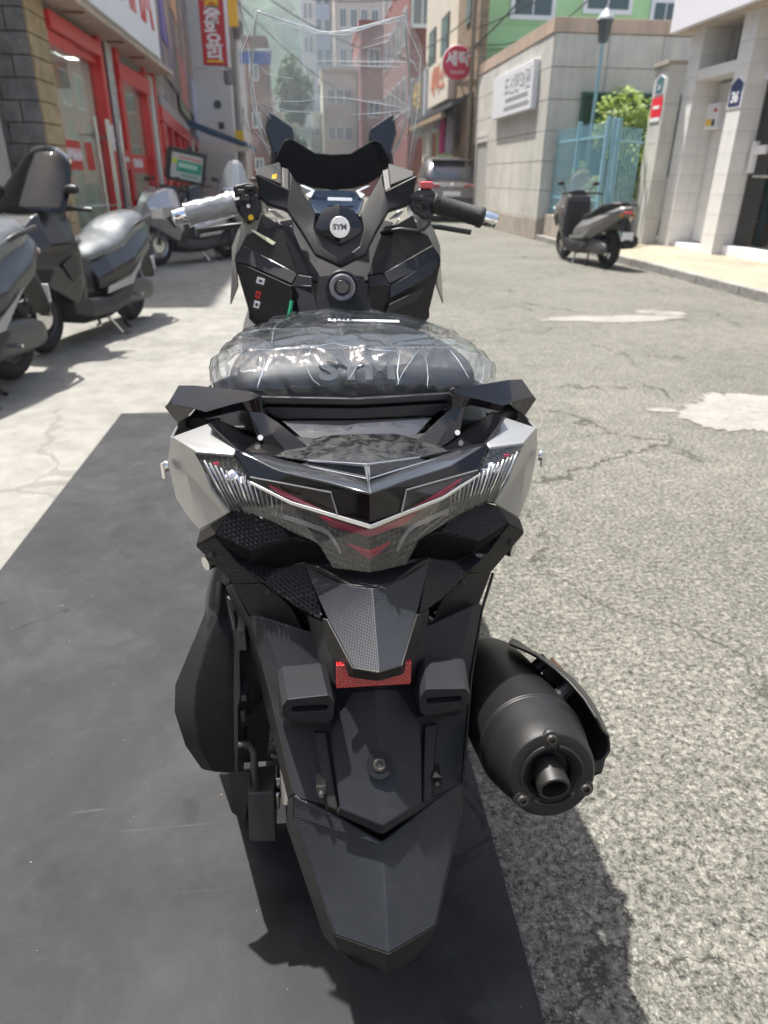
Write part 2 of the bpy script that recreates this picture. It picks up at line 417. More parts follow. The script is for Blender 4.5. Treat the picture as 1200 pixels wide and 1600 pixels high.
# room behind the glass
B('room_wall', -7.2, -7.1, 10.0, 16.9, .1, 3.3, ROOMG); B('room_wall', -7.1, -3.2, 16.6, 16.7, .1, 3.3, ROOMG)
B('room_wall', -7.1, -3.2, 10.02, 10.1, .1, 3.3, ROOMG)
B('room_floor', -7.1, -3.1, 10.1, 16.6, .05, .12, ROOMG); B('room_ceiling', -7.1, -3.1, 10.1, 16.6, 3.2, 3.24, ROOMG)
for yy in (10.8, 12.2, 13.6, 15.0): B('ceiling_light', -4.4, -4.2, yy, yy+.9, 3.15, 3.19, mat('lit_tube', (1, .98, .94), .5, emit=5)); B('ceiling_light', -5.9, -5.7, yy, yy+.9, 3.15, 3.19, mat('lit_tube', (1, .98, .94), .5, emit=5))
B('counter', -5.9, -5.2, 13.2, 15.9, .12, 1.2, mat('counter_teal', (.16, .27, .27), .5), bevel=.02)
B('display_shelf', -6.9, -6.4, 10.6, 12.6, .12, 1.9, mat('shelf_white', (.6, .62, .62), .5), bevel=.02)
# posts and beams
B('tile_pier', -3.14, -3.0, 12.72, 13.1, 0.1, 3.25, MORTAR)
z = .1
while z < 3.2:
    for a, b_ in ((12.725, 12.91), (12.91, 13.095)):
        add('stone_block', box(-3.0, -2.985+rnd.uniform(0, .006), a+.003, b_-.003, z+.003, z+.147), PALECON, shop, bevel=.004, seg=1)
    z += .15
B('tile_pier', -3.12, -2.99, 15.92, 16.32, 0.1, 2.95, PALECON, bevel=.004)
for y0, y1, x1 in ((12.28, 12.46, -2.97), (12.47, 12.71, -3.02), (13.11, 13.24, -3.03), (13.3, 13.56, -2.97), (15.58, 15.76, -2.99), (15.77, 15.91, -3.03), (16.33, 16.55, -2.97)):
    B('red_post', -3.16, x1, y0, y1, .1, 3.24, RED, bevel=.006)
B('red_beam', -3.2, -2.93, 10.0, 12.27, 2.75, 2.93, RED, bevel=.008)
B('red_beam', -3.16, -2.99, 10.0, 11.1, 2.6, 2.745, RED, bevel=.006)
B('red_beam', -3.16, -3.03, 11.11, 12.27, 2.66, 2.745, RED, bevel=.006)
B('red_beam', -3.2, -2.93, 13.245, 15.7, 2.58, 2.83, RED, bevel=.008)
for y0, y1 in ((10.0, 12.27), (13.57, 15.57)):
    for k in range(4):
        B('shutter_slat', -3.12-.012*k, -3.05-.012*k, y0, y1, 2.94+.075*k, 3.01+.075*k, SHUT, bevel=.006)
B('glass_pane', -3.12, -3.11, 10.0, 12.27, .2, 2.66, GLASSF); B('glass_pane', -3.12, -3.11, 13.57, 15.57, .2, 2.58, GLASSF)
B('glass_pane', -3.12, -3.11, 12.47, 12.7, .2, 2.6, GLASSF)
for y in (11.02, 11.62, 11.74, 12.42):                           # long upright door pulls
    add('door_handle', join(cyl((-2.86, y, .55), (-2.86, y, 1.93), .02, n=12), cyl((-3.1, y, .8), (-2.86, y, .8), .013, n=8), cyl((-3.1, y, 1.7), (-2.86, y, 1.7), .013, n=8)), STEEL, shop, smooth=False)
TXR = mat('white_lettering', (.8, .8, .8), .5)
def facing_street(y, zc, x): return basis_m((x, y, zc), (0, -1, 0), (0, 0, 1)) if x > 0 else basis_m((x, y, zc), (0, 1, 0), (0, 0, 1))
for y0, y1, z0, z1 in ((10.0, 11.0, 1.27, 1.62), (11.25, 11.6, 1.27, 1.62), (13.6, 15.5, 1.25, 1.55), (12.9, 13.25, 1.3, 1.58)):
    st = B('door_sticker', -3.108 if y0 != 12.9 else -2.98, -3.102 if y0 != 12.9 else -2.972, y0, y1, z0, z1, RED)
    if y1-y0 > .5 or y0 == 12.9:
        w = min(y1-y0, 1.2)
        add('lettering', text_mesh('YAMAHA', .2 if w > .5 else .09, facing_street((y0+y1)/2 + (.12 if y0 == 10 else 0), (z0+z1)/2, -3.1 if y0 != 12.9 else -2.97), .002, bold=.008), TXR, st)
add('notice', box(-2.98, -2.96, 12.12, 12.42, 1.55, 1.9), WHITE, shop)
# sign fascia
B('soffit', -3.3, -2.63, 9.2, 16.7, 3.02, 3.09, BEIGE, bevel=.01)
B('sign_fascia', -2.9, -2.58, 9.0, 15.1, 3.1, 5.6, WHITE, bevel=.01)
add('sign_lettering', text_mesh('YAMAHA', 1.25, facing_street(12.3, 3.86, -2.575), .012, bold=.02, sx=.93), RED, shop)
for y in (10.6, 12.7, 14.2):
    B('soffit_clip', -2.95, -2.7, y, y+.05, 2.995, 3.018, mat('rust', (.2, .11, .06), .7))

# ------------------------------------------------------------------ mural building beyond it, turned slightly
mb = empty('mural_building', (-3.0, 16.75, 0), 'long building with a faded printed mural wall over a low red shop front', 'building', rz=R(5.2))
def L_(name, vf, m_, par=mb, **kw):
    o = add(name, vf, m_, None, **kw); o.parent = par; return o
def mural():
    mt = bpy.data.materials.new('mural_print'); mt.use_nodes = True; t = NT(mt); co = t.coords()
    mp = t.new('ShaderNodeMapping'); mp.inputs['Scale'].default_value = (1, .55, .28); t.link(co, mp.inputs[0])
    n = t.noise(mp.outputs[0], 1.1, 4, .6, .9)
    c = t.ramp(n, [(.32, (.07, .06, .068)), (.42, (.15, .135, .145)), (.47, (.10, .08, .30)), (.51, (.14, .13, .14)), (.56, (.48, .28, .13)), (.61, (.50, .45, .40)), (.68, (.12, .18, .07))])
    n2 = t.noise(co, .35, 2); c = t.mix(t.ramp(n2, [(.42, .15), (.6, .6)]), c, (.15, .14, .145))
    t.link(c, t.b.inputs['Base Color']); t.b.inputs['Roughness'].default_value = .6; return mt
MUR = mural()
L_('mural_wall', box(-4, -.02, 0, 18, 2.75, 12), MUR)
for k in range(5): L_('mural_board', box(-.02, .05, .1+k*3.6, .1+k*3.6+3.56, 3.3, 11.5), MUR, bevel=.01)
L_('mural_post', box(-.02, .14, .0, .09, 2.7, 11.8), PALECON)
L_('wall_ledge', box(-.3, .04, .1, 18, 2.52, 2.74), mat('grey_board', (.27, .26, .27), .6), bevel=.02)
L_('green_poster', box(.05, .08, 6.5, 11.5, 2.9, 4.4), mat('olive_print', (.17, .20, .14), .6, var=.4, vscale=1.6))
L_('red_poster', box(.08, .1, 7.2, 10.6, 3.2, 4.5), mat('faded_red_print', (.42, .16, .15), .6, var=.25, vscale=2))
L_('pale_blue_poster', box(.05, .1, 14.5, 17.8, 2.6, 4.6), mat('pale_blue_print', (.42, .46, .62), .6, var=.3, vscale=1))
L_('purple_poster', box(.05, .08, 2.2, 3.6, 4.0, 8.2), mat('purple_print', (.17, .13, .36), .6, var=.6, vscale=1.6))
L_('orange_poster', box(.05, .08, 6.4, 9.2, 5.3, 9.4), mat('orange_print', (.55, .33, .18), .6, var=.5, vscale=.9))
L_('red_frame', join(box(-.25, .06, 0, 17.6, 2.22, 2.5), box(-.25, .05, 0, .9, .1, 2.2)), RED, bevel=.01)
L_('shop_back', box(-.5, -.3, .9, 17.6, .05, 2.2), DARK)
for k, y in enumerate((2.4, 5.0, 7.4, 9.8, 12.4, 15.0, 17.4)):
    L_('red_post', box(-.25, .05, y, y+.35, .1, 2.2), RED, bevel=.01)
    L_('shop_window', box(-.24, -.2, y-1.5, y-.05, .9, 2.0), WINGL)
    L_('red_panel', box(-.25, .0, y-1.5, y-.02, .1, .85), RED, bevel=.008)

# hanging vertical sign
hs = empty('hanging_sign', (-2.74, 26, 4.3), 'tall red hanging sign with white and yellow lettering', 'sign')
HRED = mat('sign_red', (.50, .015, .02), .5)
HY = mat('sign_yellow', (.85, .55, .02), .5)
add('sign_board', box(-3.1, -2.36, 26, 26.18, 4.34, 7.2), HRED, hs, bevel=.01)
add('sign_edge', box(-2.35, -2.27, 26.0, 26.2, 4.3, 7.3), WHITE, hs)
add('sign_bracket', join(box(-3.4, -2.36, 26.05, 26.1, 4.22, 4.27), box(-3.4, -2.36, 26.05, 26.1, 7.22, 7.27)), STEEL, hs)
for i, ch in enumerate('\uC218\uC6D0\uC911\uD654\uC694\uB9AC'):
    add('lettering', text_mesh(ch, .42, basis_m((-2.72, 25.995, 6.34-i*.345), (1, 0, 0), (0, 0, 1)), .004, bold=.016, sx=1.35), HY if i < 2 else TXR, hs)
add('sign_band', box(-2.98, -2.46, 25.985, 25.998, 4.42, 4.47), HY, hs)
ys = empty('side_sign', (-2.1, 27.5, 4.9), 'narrow yellow sign behind the tall red hanging sign', 'sign')
add('sign_board', box(-2.35, -2.05, 27.5, 27.6, 5.6, 8.2), HY, ys, bevel=.01); add('sign_bracket', box(-2.7, -2.35, 27.53, 27.57, 6.9, 6.95), STEEL, ys)

# grit swept along the mat and the kerb
def grit():
    r_ = random.Random(17); vs, fs = [], []
    def stone(x, y, z, s_):
        i = len(vs); 
        for d in ((1, 0, 0), (-1, 0, 0), (0, 1, 0), (0, -1, 0), (0, 0, .7), (0, 0, -.7)):
            q = s_*r_.uniform(.6, 1.2); vs.append(Vector((x+d[0]*q, y+d[1]*q, z+d[2]*q)))
        for a in ((0, 2), (2, 1), (1, 3), (3, 0)): fs.append((i+a[0], i+a[1], i+4)); fs.append((i+a[1], i+a[0], i+5))
    for k in range(260): stone(.275+abs(r_.gauss(0, .05)), r_.uniform(.3, 3.8), .002, r_.uniform(.0012, .0035))
    for k in range(500): stone(r_.uniform(.3, 3.5), r_.uniform(.3, 6), .002, r_.uniform(.0012, .004))
    for k in range(350): stone(4.99-abs(r_.gauss(0, .12)), r_.uniform(6, 16), .003, r_.uniform(.003, .010))
    for k in range(90): stone(r_.uniform(-1.1, .25), r_.uniform(.3, 3.8), .0155, r_.uniform(.0008, .0022))
    return vs, fs
add('grit', grit(), mat('grit_grey', (.34, .32, .28), .9), kind='stuff')
# ------------------------------------------------------------------ grey stone-clad building on the right
SLAB = mat('pale_stone_slab', (.54, .53, .48), .7, var=.10, vscale=2.2, bump=.12, bscale=70, world=True)
SLABT = mat('tan_stone_band', (.50, .38, .29), .7, var=.12, vscale=2, world=True)
BASES = mat('base_stone', (.36, .32, .27), .8, var=.2, vscale=3, bump=.2, bscale=50, world=True)
TILEW = mat('white_wall_tile', (.74, .73, .70), .3, var=.05, vscale=1.5)
GROUT = mat('grout', (.33, .32, .30), .9)
BLUEF = mat('blue_fence_paint', (.22, .40, .48), .45, var=.08)
DOORG = mat('grey_door', (.20, .22, .24), .45)
gb = empty('stone_clad_building', (6.5, 19.5, 0), 'flat roofed building clad in pale stone slabs with white board on its street wall', 'building')
def BX(par, name, x0, x1, y0, y1, z0, z1, m_, **kw): return add(name, box(x0, x1, y0, y1, z0, z1), m_, par, **kw)
BX(gb, 'wall_core', 5.03, 9.5, 16.13, 22.9, 0, 4.05, GROUT)
BX(gb, 'base_course', 4.985, 9.5, 16.09, 22.9, .0, .42, BASES, bevel=.01)
rows = [.425 + k*.572 for k in range(7)]
ycols = [16.1 + k*1.13 for k in range(7)]
me_cache = {}
def slab(x0, x1, y0, y1, z0, z1, par, m_=SLAB, nm='stone_slab'):
    p = rnd.uniform(0, .004)
    return add(nm, box(x0-p if x1-x0 < .1 else x0, x1, y0-p if y1-y0 < .1 else y0, y1, z0, z1), m_, par, bevel=.004, seg=1)
for k in range(6):
    z0, z1 = rows[k]+.006, rows[k+1]-.006
    for a, b_ in zip(ycols, ycols[1:]):
        a2, b2 = a+.006, b_-.006
        if z1 < 2.35 and b2 > 21.15:
            b2 = 21.12
            if b2-a2 < .1: continue
        slab(5.0, 5.03, a2, min(b2, 22.88), z0, z1, gb)
    for a in np.arange(5.01, 9.4, 1.15):
        slab(a+.006, a+1.144, 16.1, 16.13, z0, z1, gb)
for a, b_ in zip(ycols, ycols[1:]): slab(4.985, 5.03, a+.004, min(b_-.004, 22.88), 3.868, 4.12, gb, SLABT)
for a in np.arange(5.0, 9.4, 1.15): slab(a+.004, a+1.146, 16.085, 16.13, 3.868, 4.12, gb, SLABT)
BX(gb, 'door', 5.06, 5.09, 21.15, 22.5, .42, 2.32, DOORG)
add('door_frame', join(box(4.99, 5.06, 21.12, 21.2, .42, 2.34), box(4.99, 5.06, 22.5, 22.58, .42, 2.34), box(4.99, 5.06, 21.2, 22.5, 2.28, 2.36)), SLAB, gb)
wv = BX(gb, 'window', 5.75, 8.2, 16.05, 16.095, 1.3, 2.8, mat('dark_green_glass', (.015, .05, .04), .15))
add('frame', join(box(5.70, 5.75, 16.03, 16.098, 1.25, 2.85), box(8.2, 8.25, 16.03, 16.098, 1.25, 2.85), box(5.75, 8.2, 16.03, 16.098, 2.8, 2.85), box(6.9, 6.94, 16.03, 16.048, 1.3, 2.8)), mat('green_frame', (.03, .10, .08), .4), wv)
sb = empty('wall_sign', (4.95, 18.6, 2.6), 'white signboard with grey lettering fixed to the stone clad wall', 'sign')
BX(sb, 'sign_board', 4.86, 4.995, 16.87, 20.35, 2.6, 3.52, mat('sign_white', (.70, .71, .73), .5), bevel=.012)
GTX = mat('grey_lettering', (.46, .47, .47), .6)
DTX = mat('dark_grey_lettering', (.36, .37, .38), .6)
add('lettering', text_mesh('\uC870\uC120\uD55C\uC758\uC6D0', .42, facing_street(18.1, 3.2, 4.855), .004, sx=1.15), GTX, sb)
for zz, w, m_ in ((2.93, 1.9, DTX), (2.76, 2.1, DTX)):
    segs = []; y = 18.1 + w/2
    while y > 18.1 - w/2:
        l = rnd.uniform(.05, .13); segs.append(box(4.852, 4.862, y-l, y, zz-.035, zz+.035)); y -= l + .03
    add('small_lettering', join(*segs), m_, sb)

# low wall, blue picket fence, lamp, shrub
lw = empty('fence_wall', (5.25, 14.7, 0), 'low stone wall carrying the blue fence', 'wall')
for k in range(5): BX(lw, 'stone_block', 5.14, 5.37, 13.3+k*.55+.004, 13.3+k*.55+.546, .08, .53, BASES, bevel=.01)
fe = empty('picket_fence', (5.25, 14.7, .5), 'light blue steel picket fence on a low wall in front of the shrub', 'fence')
def picket(x, y, z0=.56, z1=2.12, r=.0095, par=None):
    return add('picket', join(box(x-r, x+r, y-r, y+r, z0, z1), ([(x-r, y-r, z1), (x+r, y-r, z1), (x+r, y+r, z1), (x-r, y+r, z1), (x, y, z1+.05)], [(0,1,4),(1,2,4),(2,3,4),(3,0,4)])), BLUEF, par or fe)
p0 = picket(5.25, 13.42)
base_loc = p0.location.copy()
for k in range(1, 24):
    c = p0.copy(); COL.objects.link(c); c.location = base_loc + Vector((0, .113*k, 0))
for z in (.66, .86, 1.90): add('rail', box(5.235, 5.265, 13.34, 16.05, z, z+.035), BLUEF, fe)
for k in range(2): add('post', box(5.215, 5.285, 13.27+k*1.4, 13.34+k*1.4, .5, 2.22), BLUEF, fe, bevel=.006)
ga = empty('blue_gate', (5.75, 13.7, .1), 'light blue steel gate leaf between fence post and tile gate pillar', 'gate')
g0, g1 = Vector((5.36, 13.3, 0)), Vector((6.26, 14.06, 0))
for f, w in ((.0, .035), (.16, .03)):
    q = g0.lerp(g1, f); add('gate_post', box(q.x-w, q.x+w, q.y-w, q.y+w, .1, 2.2), BLUEF, ga, bevel=.006)
for k in range(7):
    q = g0.lerp(g1, .27+.105*k); picket(q.x, q.y, .2, 2.05, .011, ga)
for z in (.45, 1.85): add('rail', tube([g0+Vector((.1, .09, z)), g1+Vector((0, 0, z))], .022, 6), BLUEF, ga)

lp = at(925, 190, Y=15.2); LX = lp.x
lamp = empty('street_lamp', (LX, 15.2, .1), 'old style lantern on a light blue pole behind the fence', 'street lamp')
LDK = mat('lamp_dark', (.03, .035, .035), .4)
add('pole', tube([(LX, 15.2, .1), (LX, 15.2, .8), (LX, 15.2, .85), (LX+.02, 15.2, 3.55)], [.07, .06, .04, .03], 10), BLUEF, lamp)
lz = 3.56
add('lantern', lathe((LX+.02, 15.2, lz), (0, 0, 1), [(.03, 0), (.10, .02), (.10, .05), (.085, .06), (.13, .33), (.15, .34), (.15, .37), (.0, .37)], 6), mat('lamp_glass', (.10, .12, .12), .2), lamp)
add('lantern_cap', lathe((LX+.02, 15.2, lz+.37), (0, 0, 1), [(.17, 0), (.16, .03), (.09, .12), (.05, .17), (.02, .19), (.02, .24), (.0, .25)], 6), mat('lamp_cap', (.32, .33, .34), .4), lamp)
for k in range(6):
    a = math.pi/3*k
    add('lantern_bar', tube([(LX+.02+.088*math.cos(a), 15.2+.088*math.sin(a), lz+.05), (LX+.02+.135*math.cos(a), 15.2+.135*math.sin(a), lz+.36)], .008, 5), LDK, lamp)

def leafmat(name, a, b_):
    mt = bpy.data.materials.new(name); mt.use_nodes = True; t = NT(mt); oi = t.coords()
    c = t.ramp(t.noise(oi, 9, 2), [(.35, a), (.65, b_)]); t.link(c, t.b.inputs['Base Color']); t.b.inputs['Roughness'].default_value = .5
    t.b.inputs['Transmission Weight'].default_value = 0; t.b.inputs['Subsurface Weight'].default_value = 0
    tl = t.new('ShaderNodeBsdfTranslucent'); t.link(c, tl.inputs[0]); ms = t.new('ShaderNodeMixShader'); ms.inputs[0].default_value = .35
    t.link(t.b.outputs[0], ms.inputs[1]); t.link(tl.outputs[0], ms.inputs[2]); t.link(ms.outputs[0], t.n['Material Output'].inputs[0]); return mt
LEAF = leafmat('shrub_leaf', (.10, .22, .02), (.36, .44, .05)); LEAFD = leafmat('dark_leaf', (.025, .07, .025), (.07, .15, .05))
BARK = mat('bark', (.12, .085, .06), .9)
def foliage(name, blobs, n, size, m_, par, seed):
    r_ = random.Random(seed); vs, fs = [], []
    for k in range(n):
        c, rr = blobs[r_.randrange(len(blobs))]
        while True:
            p = Vector((r_.uniform(-1, 1), r_.uniform(-1, 1), r_.uniform(-1, 1)))
            if .3 < p.length < 1: break
        p = Vector(c) + Vector((p.x*rr[0], p.y*rr[1], p.z*rr[2]))
        a = Vector((r_.gauss(0, 1), r_.gauss(0, 1), r_.gauss(0, .6))).normalized(); b_ = a.orthogonal().normalized()
        s = size*r_.uniform(.6, 1.3); i = len(vs)
        vs += [p-a*s, p-b_*s*.45+a*s*.1, p+a*s, p+b_*s*.45+a*s*.1]; fs.append((i, i+1, i+2, i+3))
    return add(name, (vs, fs), m_, par, kind=None)
sh = empty('shrub', (6.2, 14.9, .1), 'bright green leafy shrub behind the blue fence', 'shrub')
foliage('leaves', [((6.15, 14.9, 2.45), (.55, .4, .40)), ((6.6, 15.0, 2.0), (.5, .4, .5)), ((5.85, 14.7, 2.0), (.35, .35, .35)), ((6.1, 14.4, 1.4), (.45, .3, .6)), ((5.7, 14.6, .9), (.3, .4, .4)), ((6.5, 14.6, 1.3), (.4, .3, .5)), ((5.55, 15.3, 1.1), (.15, .4, .5))], 4200, .06, LEAF, sh, 4)
for k in range(5): add('stem', tube([(6.4+.03*k, 15.2, .1), (6.3+.12*k-.2, 15.2, 1.1), (6.2+.2*k-.3, 15.2+.1*k-.2, 2.1)], [.025, .018, .006], 6), BARK, sh)

# ------------------------------------------------------------------ white tiled building, nearest on the right
rb = empty('tiled_building', (7.5, 11, 0), 'white tiled building with recessed wall, white fascia and dark glass shop door', 'building')
def tiles(x, y0, y1, z0, z1, th, tw, thh, m_=TILEW):
    """tiles on a wall facing the street"""
    z = z0
    while z < z1-.02:
        y = y0
        while y < y1-.02:
            add('tile', box(x-rnd.uniform(0, .0012), x+th, y+.0025, min(y+tw, y1)-.0025, z+.0025, min(z+thh, z1)-.0025), m_, rb)
            y += tw
        z += thh
for y0, y1 in ((13.1, 13.5), (11.53, 11.93)):
    BX(rb, 'column_core', 6.62, 7.1, y0+.012, y1-.012, .1, 3.5, GROUT)
    tiles(6.6, y0, y1, .12, 3.5, .02, .2, .3)
    z = .12
    while z < 3.48:
        for xx in (6.622, 6.86): add('tile', box(xx, xx+.234, y0, y0+.012, z+.0025, z+.2975), TILEW, rb)
        z += .3
BX(rb, 'recess_core', 7.07, 7.3, 11.93, 13.1, .1, 3.5, GROUT)
tiles(7.05, 11.94, 13.09, .22, 2.72, .02, .29, .3)
BX(rb, 'white_beam', 6.605, 7.05, 11.935, 13.095, 2.75, 2.91, TILEW, bevel=.006)
BX(rb, 'upper_window', 7.0, 7.06, 11.95, 12.7, 2.92, 3.49, mat('teal_glass', (.01, .06, .06), .15))
BX(rb, 'sill', 6.7, 7.05, 11.94, 13.09, .1, .2, WHITE, bevel=.01)
BX(rb, 'fascia', 6.35, 9, -6, 13.85, 3.52, 6.2, mat('lilac_white', (.72, .70, .74), .5), bevel=.01)
BX(rb, 'fascia_soffit', 6.45, 9, -6, 13.8, 3.495, 3.518, BEIGE)
BX(rb, 'wall_core', 8.9, 9.2, -6, 13.4, 0, 6, mat('dim_wall', (.2, .19, .18), .8))
BX(rb, 'shop_floor', 7.0, 8.9, 5.0, 11.5, .1, .16, mat('shop_floor_grey', (.12, .11, .1), .5))
BX(rb, 'side_wall', 7.1, 8.9, 11.54, 11.9, .1, 3.49, mat('brown_wall', (.13, .09, .06), .7))
dr = BX(rb, 'glass_door', 6.93, 6.945, 9.6, 11.5, .28, 2.6, DGLASS)
add('door_handle', tube([(6.93, 11.2, 1.30), (6.84, 11.2, 1.30), (6.82, 11.17, 1.29), (6.82, 10.1, 1.29), (6.93, 10.08, 1.29)], .016, 8), STEEL, dr)
add('door_lock', join(box(6.86, 6.95, 11.36, 11.46, 1.34, 1.78), box(6.86, 6.92, 11.1, 11.36, 1.6, 1.72)), WHITE, dr, bevel=.006)
BX(rb, 'door_band', 6.88, 6.96, 5, 11.52, 2.6, 2.74, WHITE, bevel=.006)
BX(rb, 'door_sill', 6.75, 7.0, 5, 11.52, .1, .27, WHITE, bevel=.01)
BX(rb, 'transom_glass', 6.93, 6.945, 5, 11.52, 2.75, 3.49, DGLASS)
BX(rb, 'mullion', 6.9, 6.97, 11.05, 11.13, 2.75, 3.49, BLACKP)
for y in (9.5, 7.6, 5.6): BX(rb, 'door_frame', 6.88, 6.98, y, y+.09, .28, 3.49, STEEL)
BX(rb, 'glass_door', 6.93, 6.945, 5, 9.5, .28, 2.6, DGLASS)
BX(rb, 'column', 6.6, 7.1, 4.5, 5.0, .1, 3.5, TILEW); BX(rb, 'plain_wall', 6.62, 8.9, -6, 4.5, .1, 3.5, TILEW)
for x, y, w, h, c in ((7.3, 11.1, .5, .8, (.16, .17, .19)), (7.8, 10.8, .5, 1.1, (.05, .035, .03)), (7.6, 10.2, .6, .75, (.04, .035, .04)), (8.4, 10.6, .4, 1.6, (.22, .11, .05)), (8.4, 9.6, .5, 1.4, (.3, .12, .08)), (7.4, 9.5, .5, .6, (.2, .2, .2))):
    BX(rb, 'shop_cabinet', x, x+.4, y-w/2, y+w/2, .16, .16+h, mat('cab%.2f' % c[0], c, .5), bevel=.02)
ub = empty('meter_box', (7.0, 13.0, 2.0), 'small white meter box with a yellow label on the recessed tiled wall', 'meter box')
ubx = add('case', box(6.9, 7.048, 12.72, 13.32, 2.02, 2.42), WHITE, ub, bevel=.02)
add('yellow_label', box(6.893, 6.9, 12.9, 13.06, 2.08, 2.18), HY, ub); add('dial', box(6.885, 6.9, 13.1, 13.2, 2.07, 2.17), BLACKP, ub, bevel=.01); add('dial', box(6.885, 6.9, 12.78, 12.86, 2.07, 2.17), BLACKP, ub, bevel=.01)
add('red_switch', box(6.885, 6.9, 12.76, 12.84, 2.28, 2.33), RED, ub)
NAVY = mat('navy_plate', (.03, .05, .13), .35)
def plate5(par, name, x, y0, y1, z0, z1, m_):
    ym = (y0+y1)/2; return add(name, prism([(x, y0, z0), (x, y1, z0), (x, y1, z0+(z1-z0)*.78), (x, ym, z1), (x, y0, z0+(z1-z0)*.78)], (.012, 0, 0)), m_, par)
hp = empty('house_number_plate', (6.58, 11.75, 2.3), 'navy blue house number plate on the white tiled column beside the glass door', 'number plate')
plate5(hp, 'plate_rim', 6.588, 11.545, 11.925, 2.24, 2.68, WHITE); plate5(hp, 'plate', 6.584, 11.57, 11.9, 2.265, 2.65, NAVY)
add('lettering', text_mesh('36', .2, facing_street(11.735, 2.38, 6.58), .002, bold=.006), TXR, hp)
gp = empty('gate_pillar', (6.5, 13.75, .1), 'square stone gate pillar with plates between the blue gate and tiled building', 'pillar')
BX(gp, 'pillar_core', 6.315, 6.58, 13.535, 14.035, .08, 3.03, GROUT)
z = .08
for h in (.5, .62, .62, .62, .66):
    BX(gp, 'stone_slab', 6.3, 6.315, 13.52, 14.05, z+.004, z+h-.004, SLAB, bevel=.003); BX(gp, 'stone_slab', 6.317, 6.58, 13.52, 13.535, z+.004, z+h-.004, SLAB, bevel=.003); z += h
BX(gp, 'cap', 6.26, 6.62, 13.505, 14.1, 3.035, 3.1, BASES, bevel=.008)
np_ = empty('pillar_number_plate', (6.29, 13.75, 2.6), 'small teal house number plate above the red notice on the gate pillar', 'number plate')
plate5(np_, 'plate_rim', 6.288, 13.6, 13.95, 2.6, 2.92, WHITE); plate5(np_, 'plate', 6.284, 13.63, 13.92, 2.62, 2.895, mat('teal_plate', (.07, .16, .19), .4))
add('lettering', text_mesh('34', .12, facing_street(13.775, 2.71, 6.28), .002), TXR, np_)
rn = empty('red_notice', (6.29, 13.75, 2.25), 'bright red notice plate on the gate pillar', 'notice')
add('notice_board', box(6.286, 6.298, 13.58, 13.98, 2.25, 2.56), mat('signal_red', (.75, .02, .05), .4), rn); add('notice_strip', box(6.282, 6.286, 13.66, 13.9, 2.38, 2.43), TXR, rn); add('notice_foot', box(6.286, 6.298, 13.6, 13.98, 2.18, 2.245), WHITE, rn)

# ------------------------------------------------------------------ buildings further along the street
def facade(par, face, a0, a1, z0, z1, plane, nx, nz, w, h, fmat, gmat, depth=.06, mx=.5, mz=.5):
    """windows (frame + pane) on a wall facing -Y (face 'F'), street from the right (face 'L', -X) or from the left ('R', +X)"""
    first = None
    for i in range(nx):
        for j in range(nz):
            a = a0 + (i+.5)*(a1-a0)/nx; z = z0 + (j+.5)*(z1-z0)/nz
            if first is None:
                if face == 'F': fr = box(a-w/2, a+w/2, plane-depth, plane+.01, z-h/2, z+h/2); pn = [box(a-w/2+.06, a-.03, plane-depth-.004, plane, z-h/2+.06, z+h/2-.06), box(a+.03, a+w/2-.06, plane-depth-.004, plane, z-h/2+.06, z+h/2-.06)]
                else:
                    s = -1 if face == 'L' else 1
                    x0, x1 = sorted((plane+s*depth, plane-s*.01)); q0, q1 = sorted((plane+s*(depth+.004), plane))
                    fr = box(x0, x1, a-w/2, a+w/2, z-h/2, z+h/2); pn = [box(q0, q1, a-w/2+.06, a-.03, z-h/2+.06, z+h/2-.06), box(q0, q1, a+.03, a+w/2-.06, z-h/2+.06, z+h/2-.06)]
                f = add('window', fr, fmat, par); p = add('pane', join(*pn), gmat, f); first = (f, p, a, z, f.location.copy())
            else:
                f0, p0_, aa, zz, l0 = first
                f = f0.copy(); COL.objects.link(f); d = Vector((a-aa, 0, z-zz)) if face == 'F' else Vector((0, a-aa, z-zz)); f.location = l0 + d
                p = p0_.copy(); COL.objects.link(p); p.parent = f
def block(name, label, x0, x1, y0, y1, h, wm, front=None, side=None, roof=True, win=(1.2, 1.3), wf=WHITE, wg=WINGL, cat='building', sface='L', z0=0):
    b = empty(name, ((x0+x1)/2, (y0+y1)/2, 0), label, cat)
    add('wall', box(x0, x1, y0, y1, 0, h), wm, b)
    if roof: add('roof', box(x0-.12, x1+.12, y0-.12, y1+.12, h+.003, h+.25), wm, b)
    if front: facade(b, 'F', x0+.3, x1-.3, front[2] if len(front) > 2 else .6, h-.3, y0, front[0], front[1], win[0], win[1], wf, wg)
    if side: facade(b, sface, y0+.4, y1-.4, side[2] if len(side) > 2 else .6, h-.3, x0 if sface == 'L' else x1, side[0], side[1], win[0], win[1], wf, wg)
    return b
MINT = mat('mint_render', (.42, .66, .34), .8, var=.07, vscale=1)
CREAM = mat('cream_render', (.62, .56, .45), .8, var=.1, vscale=1)
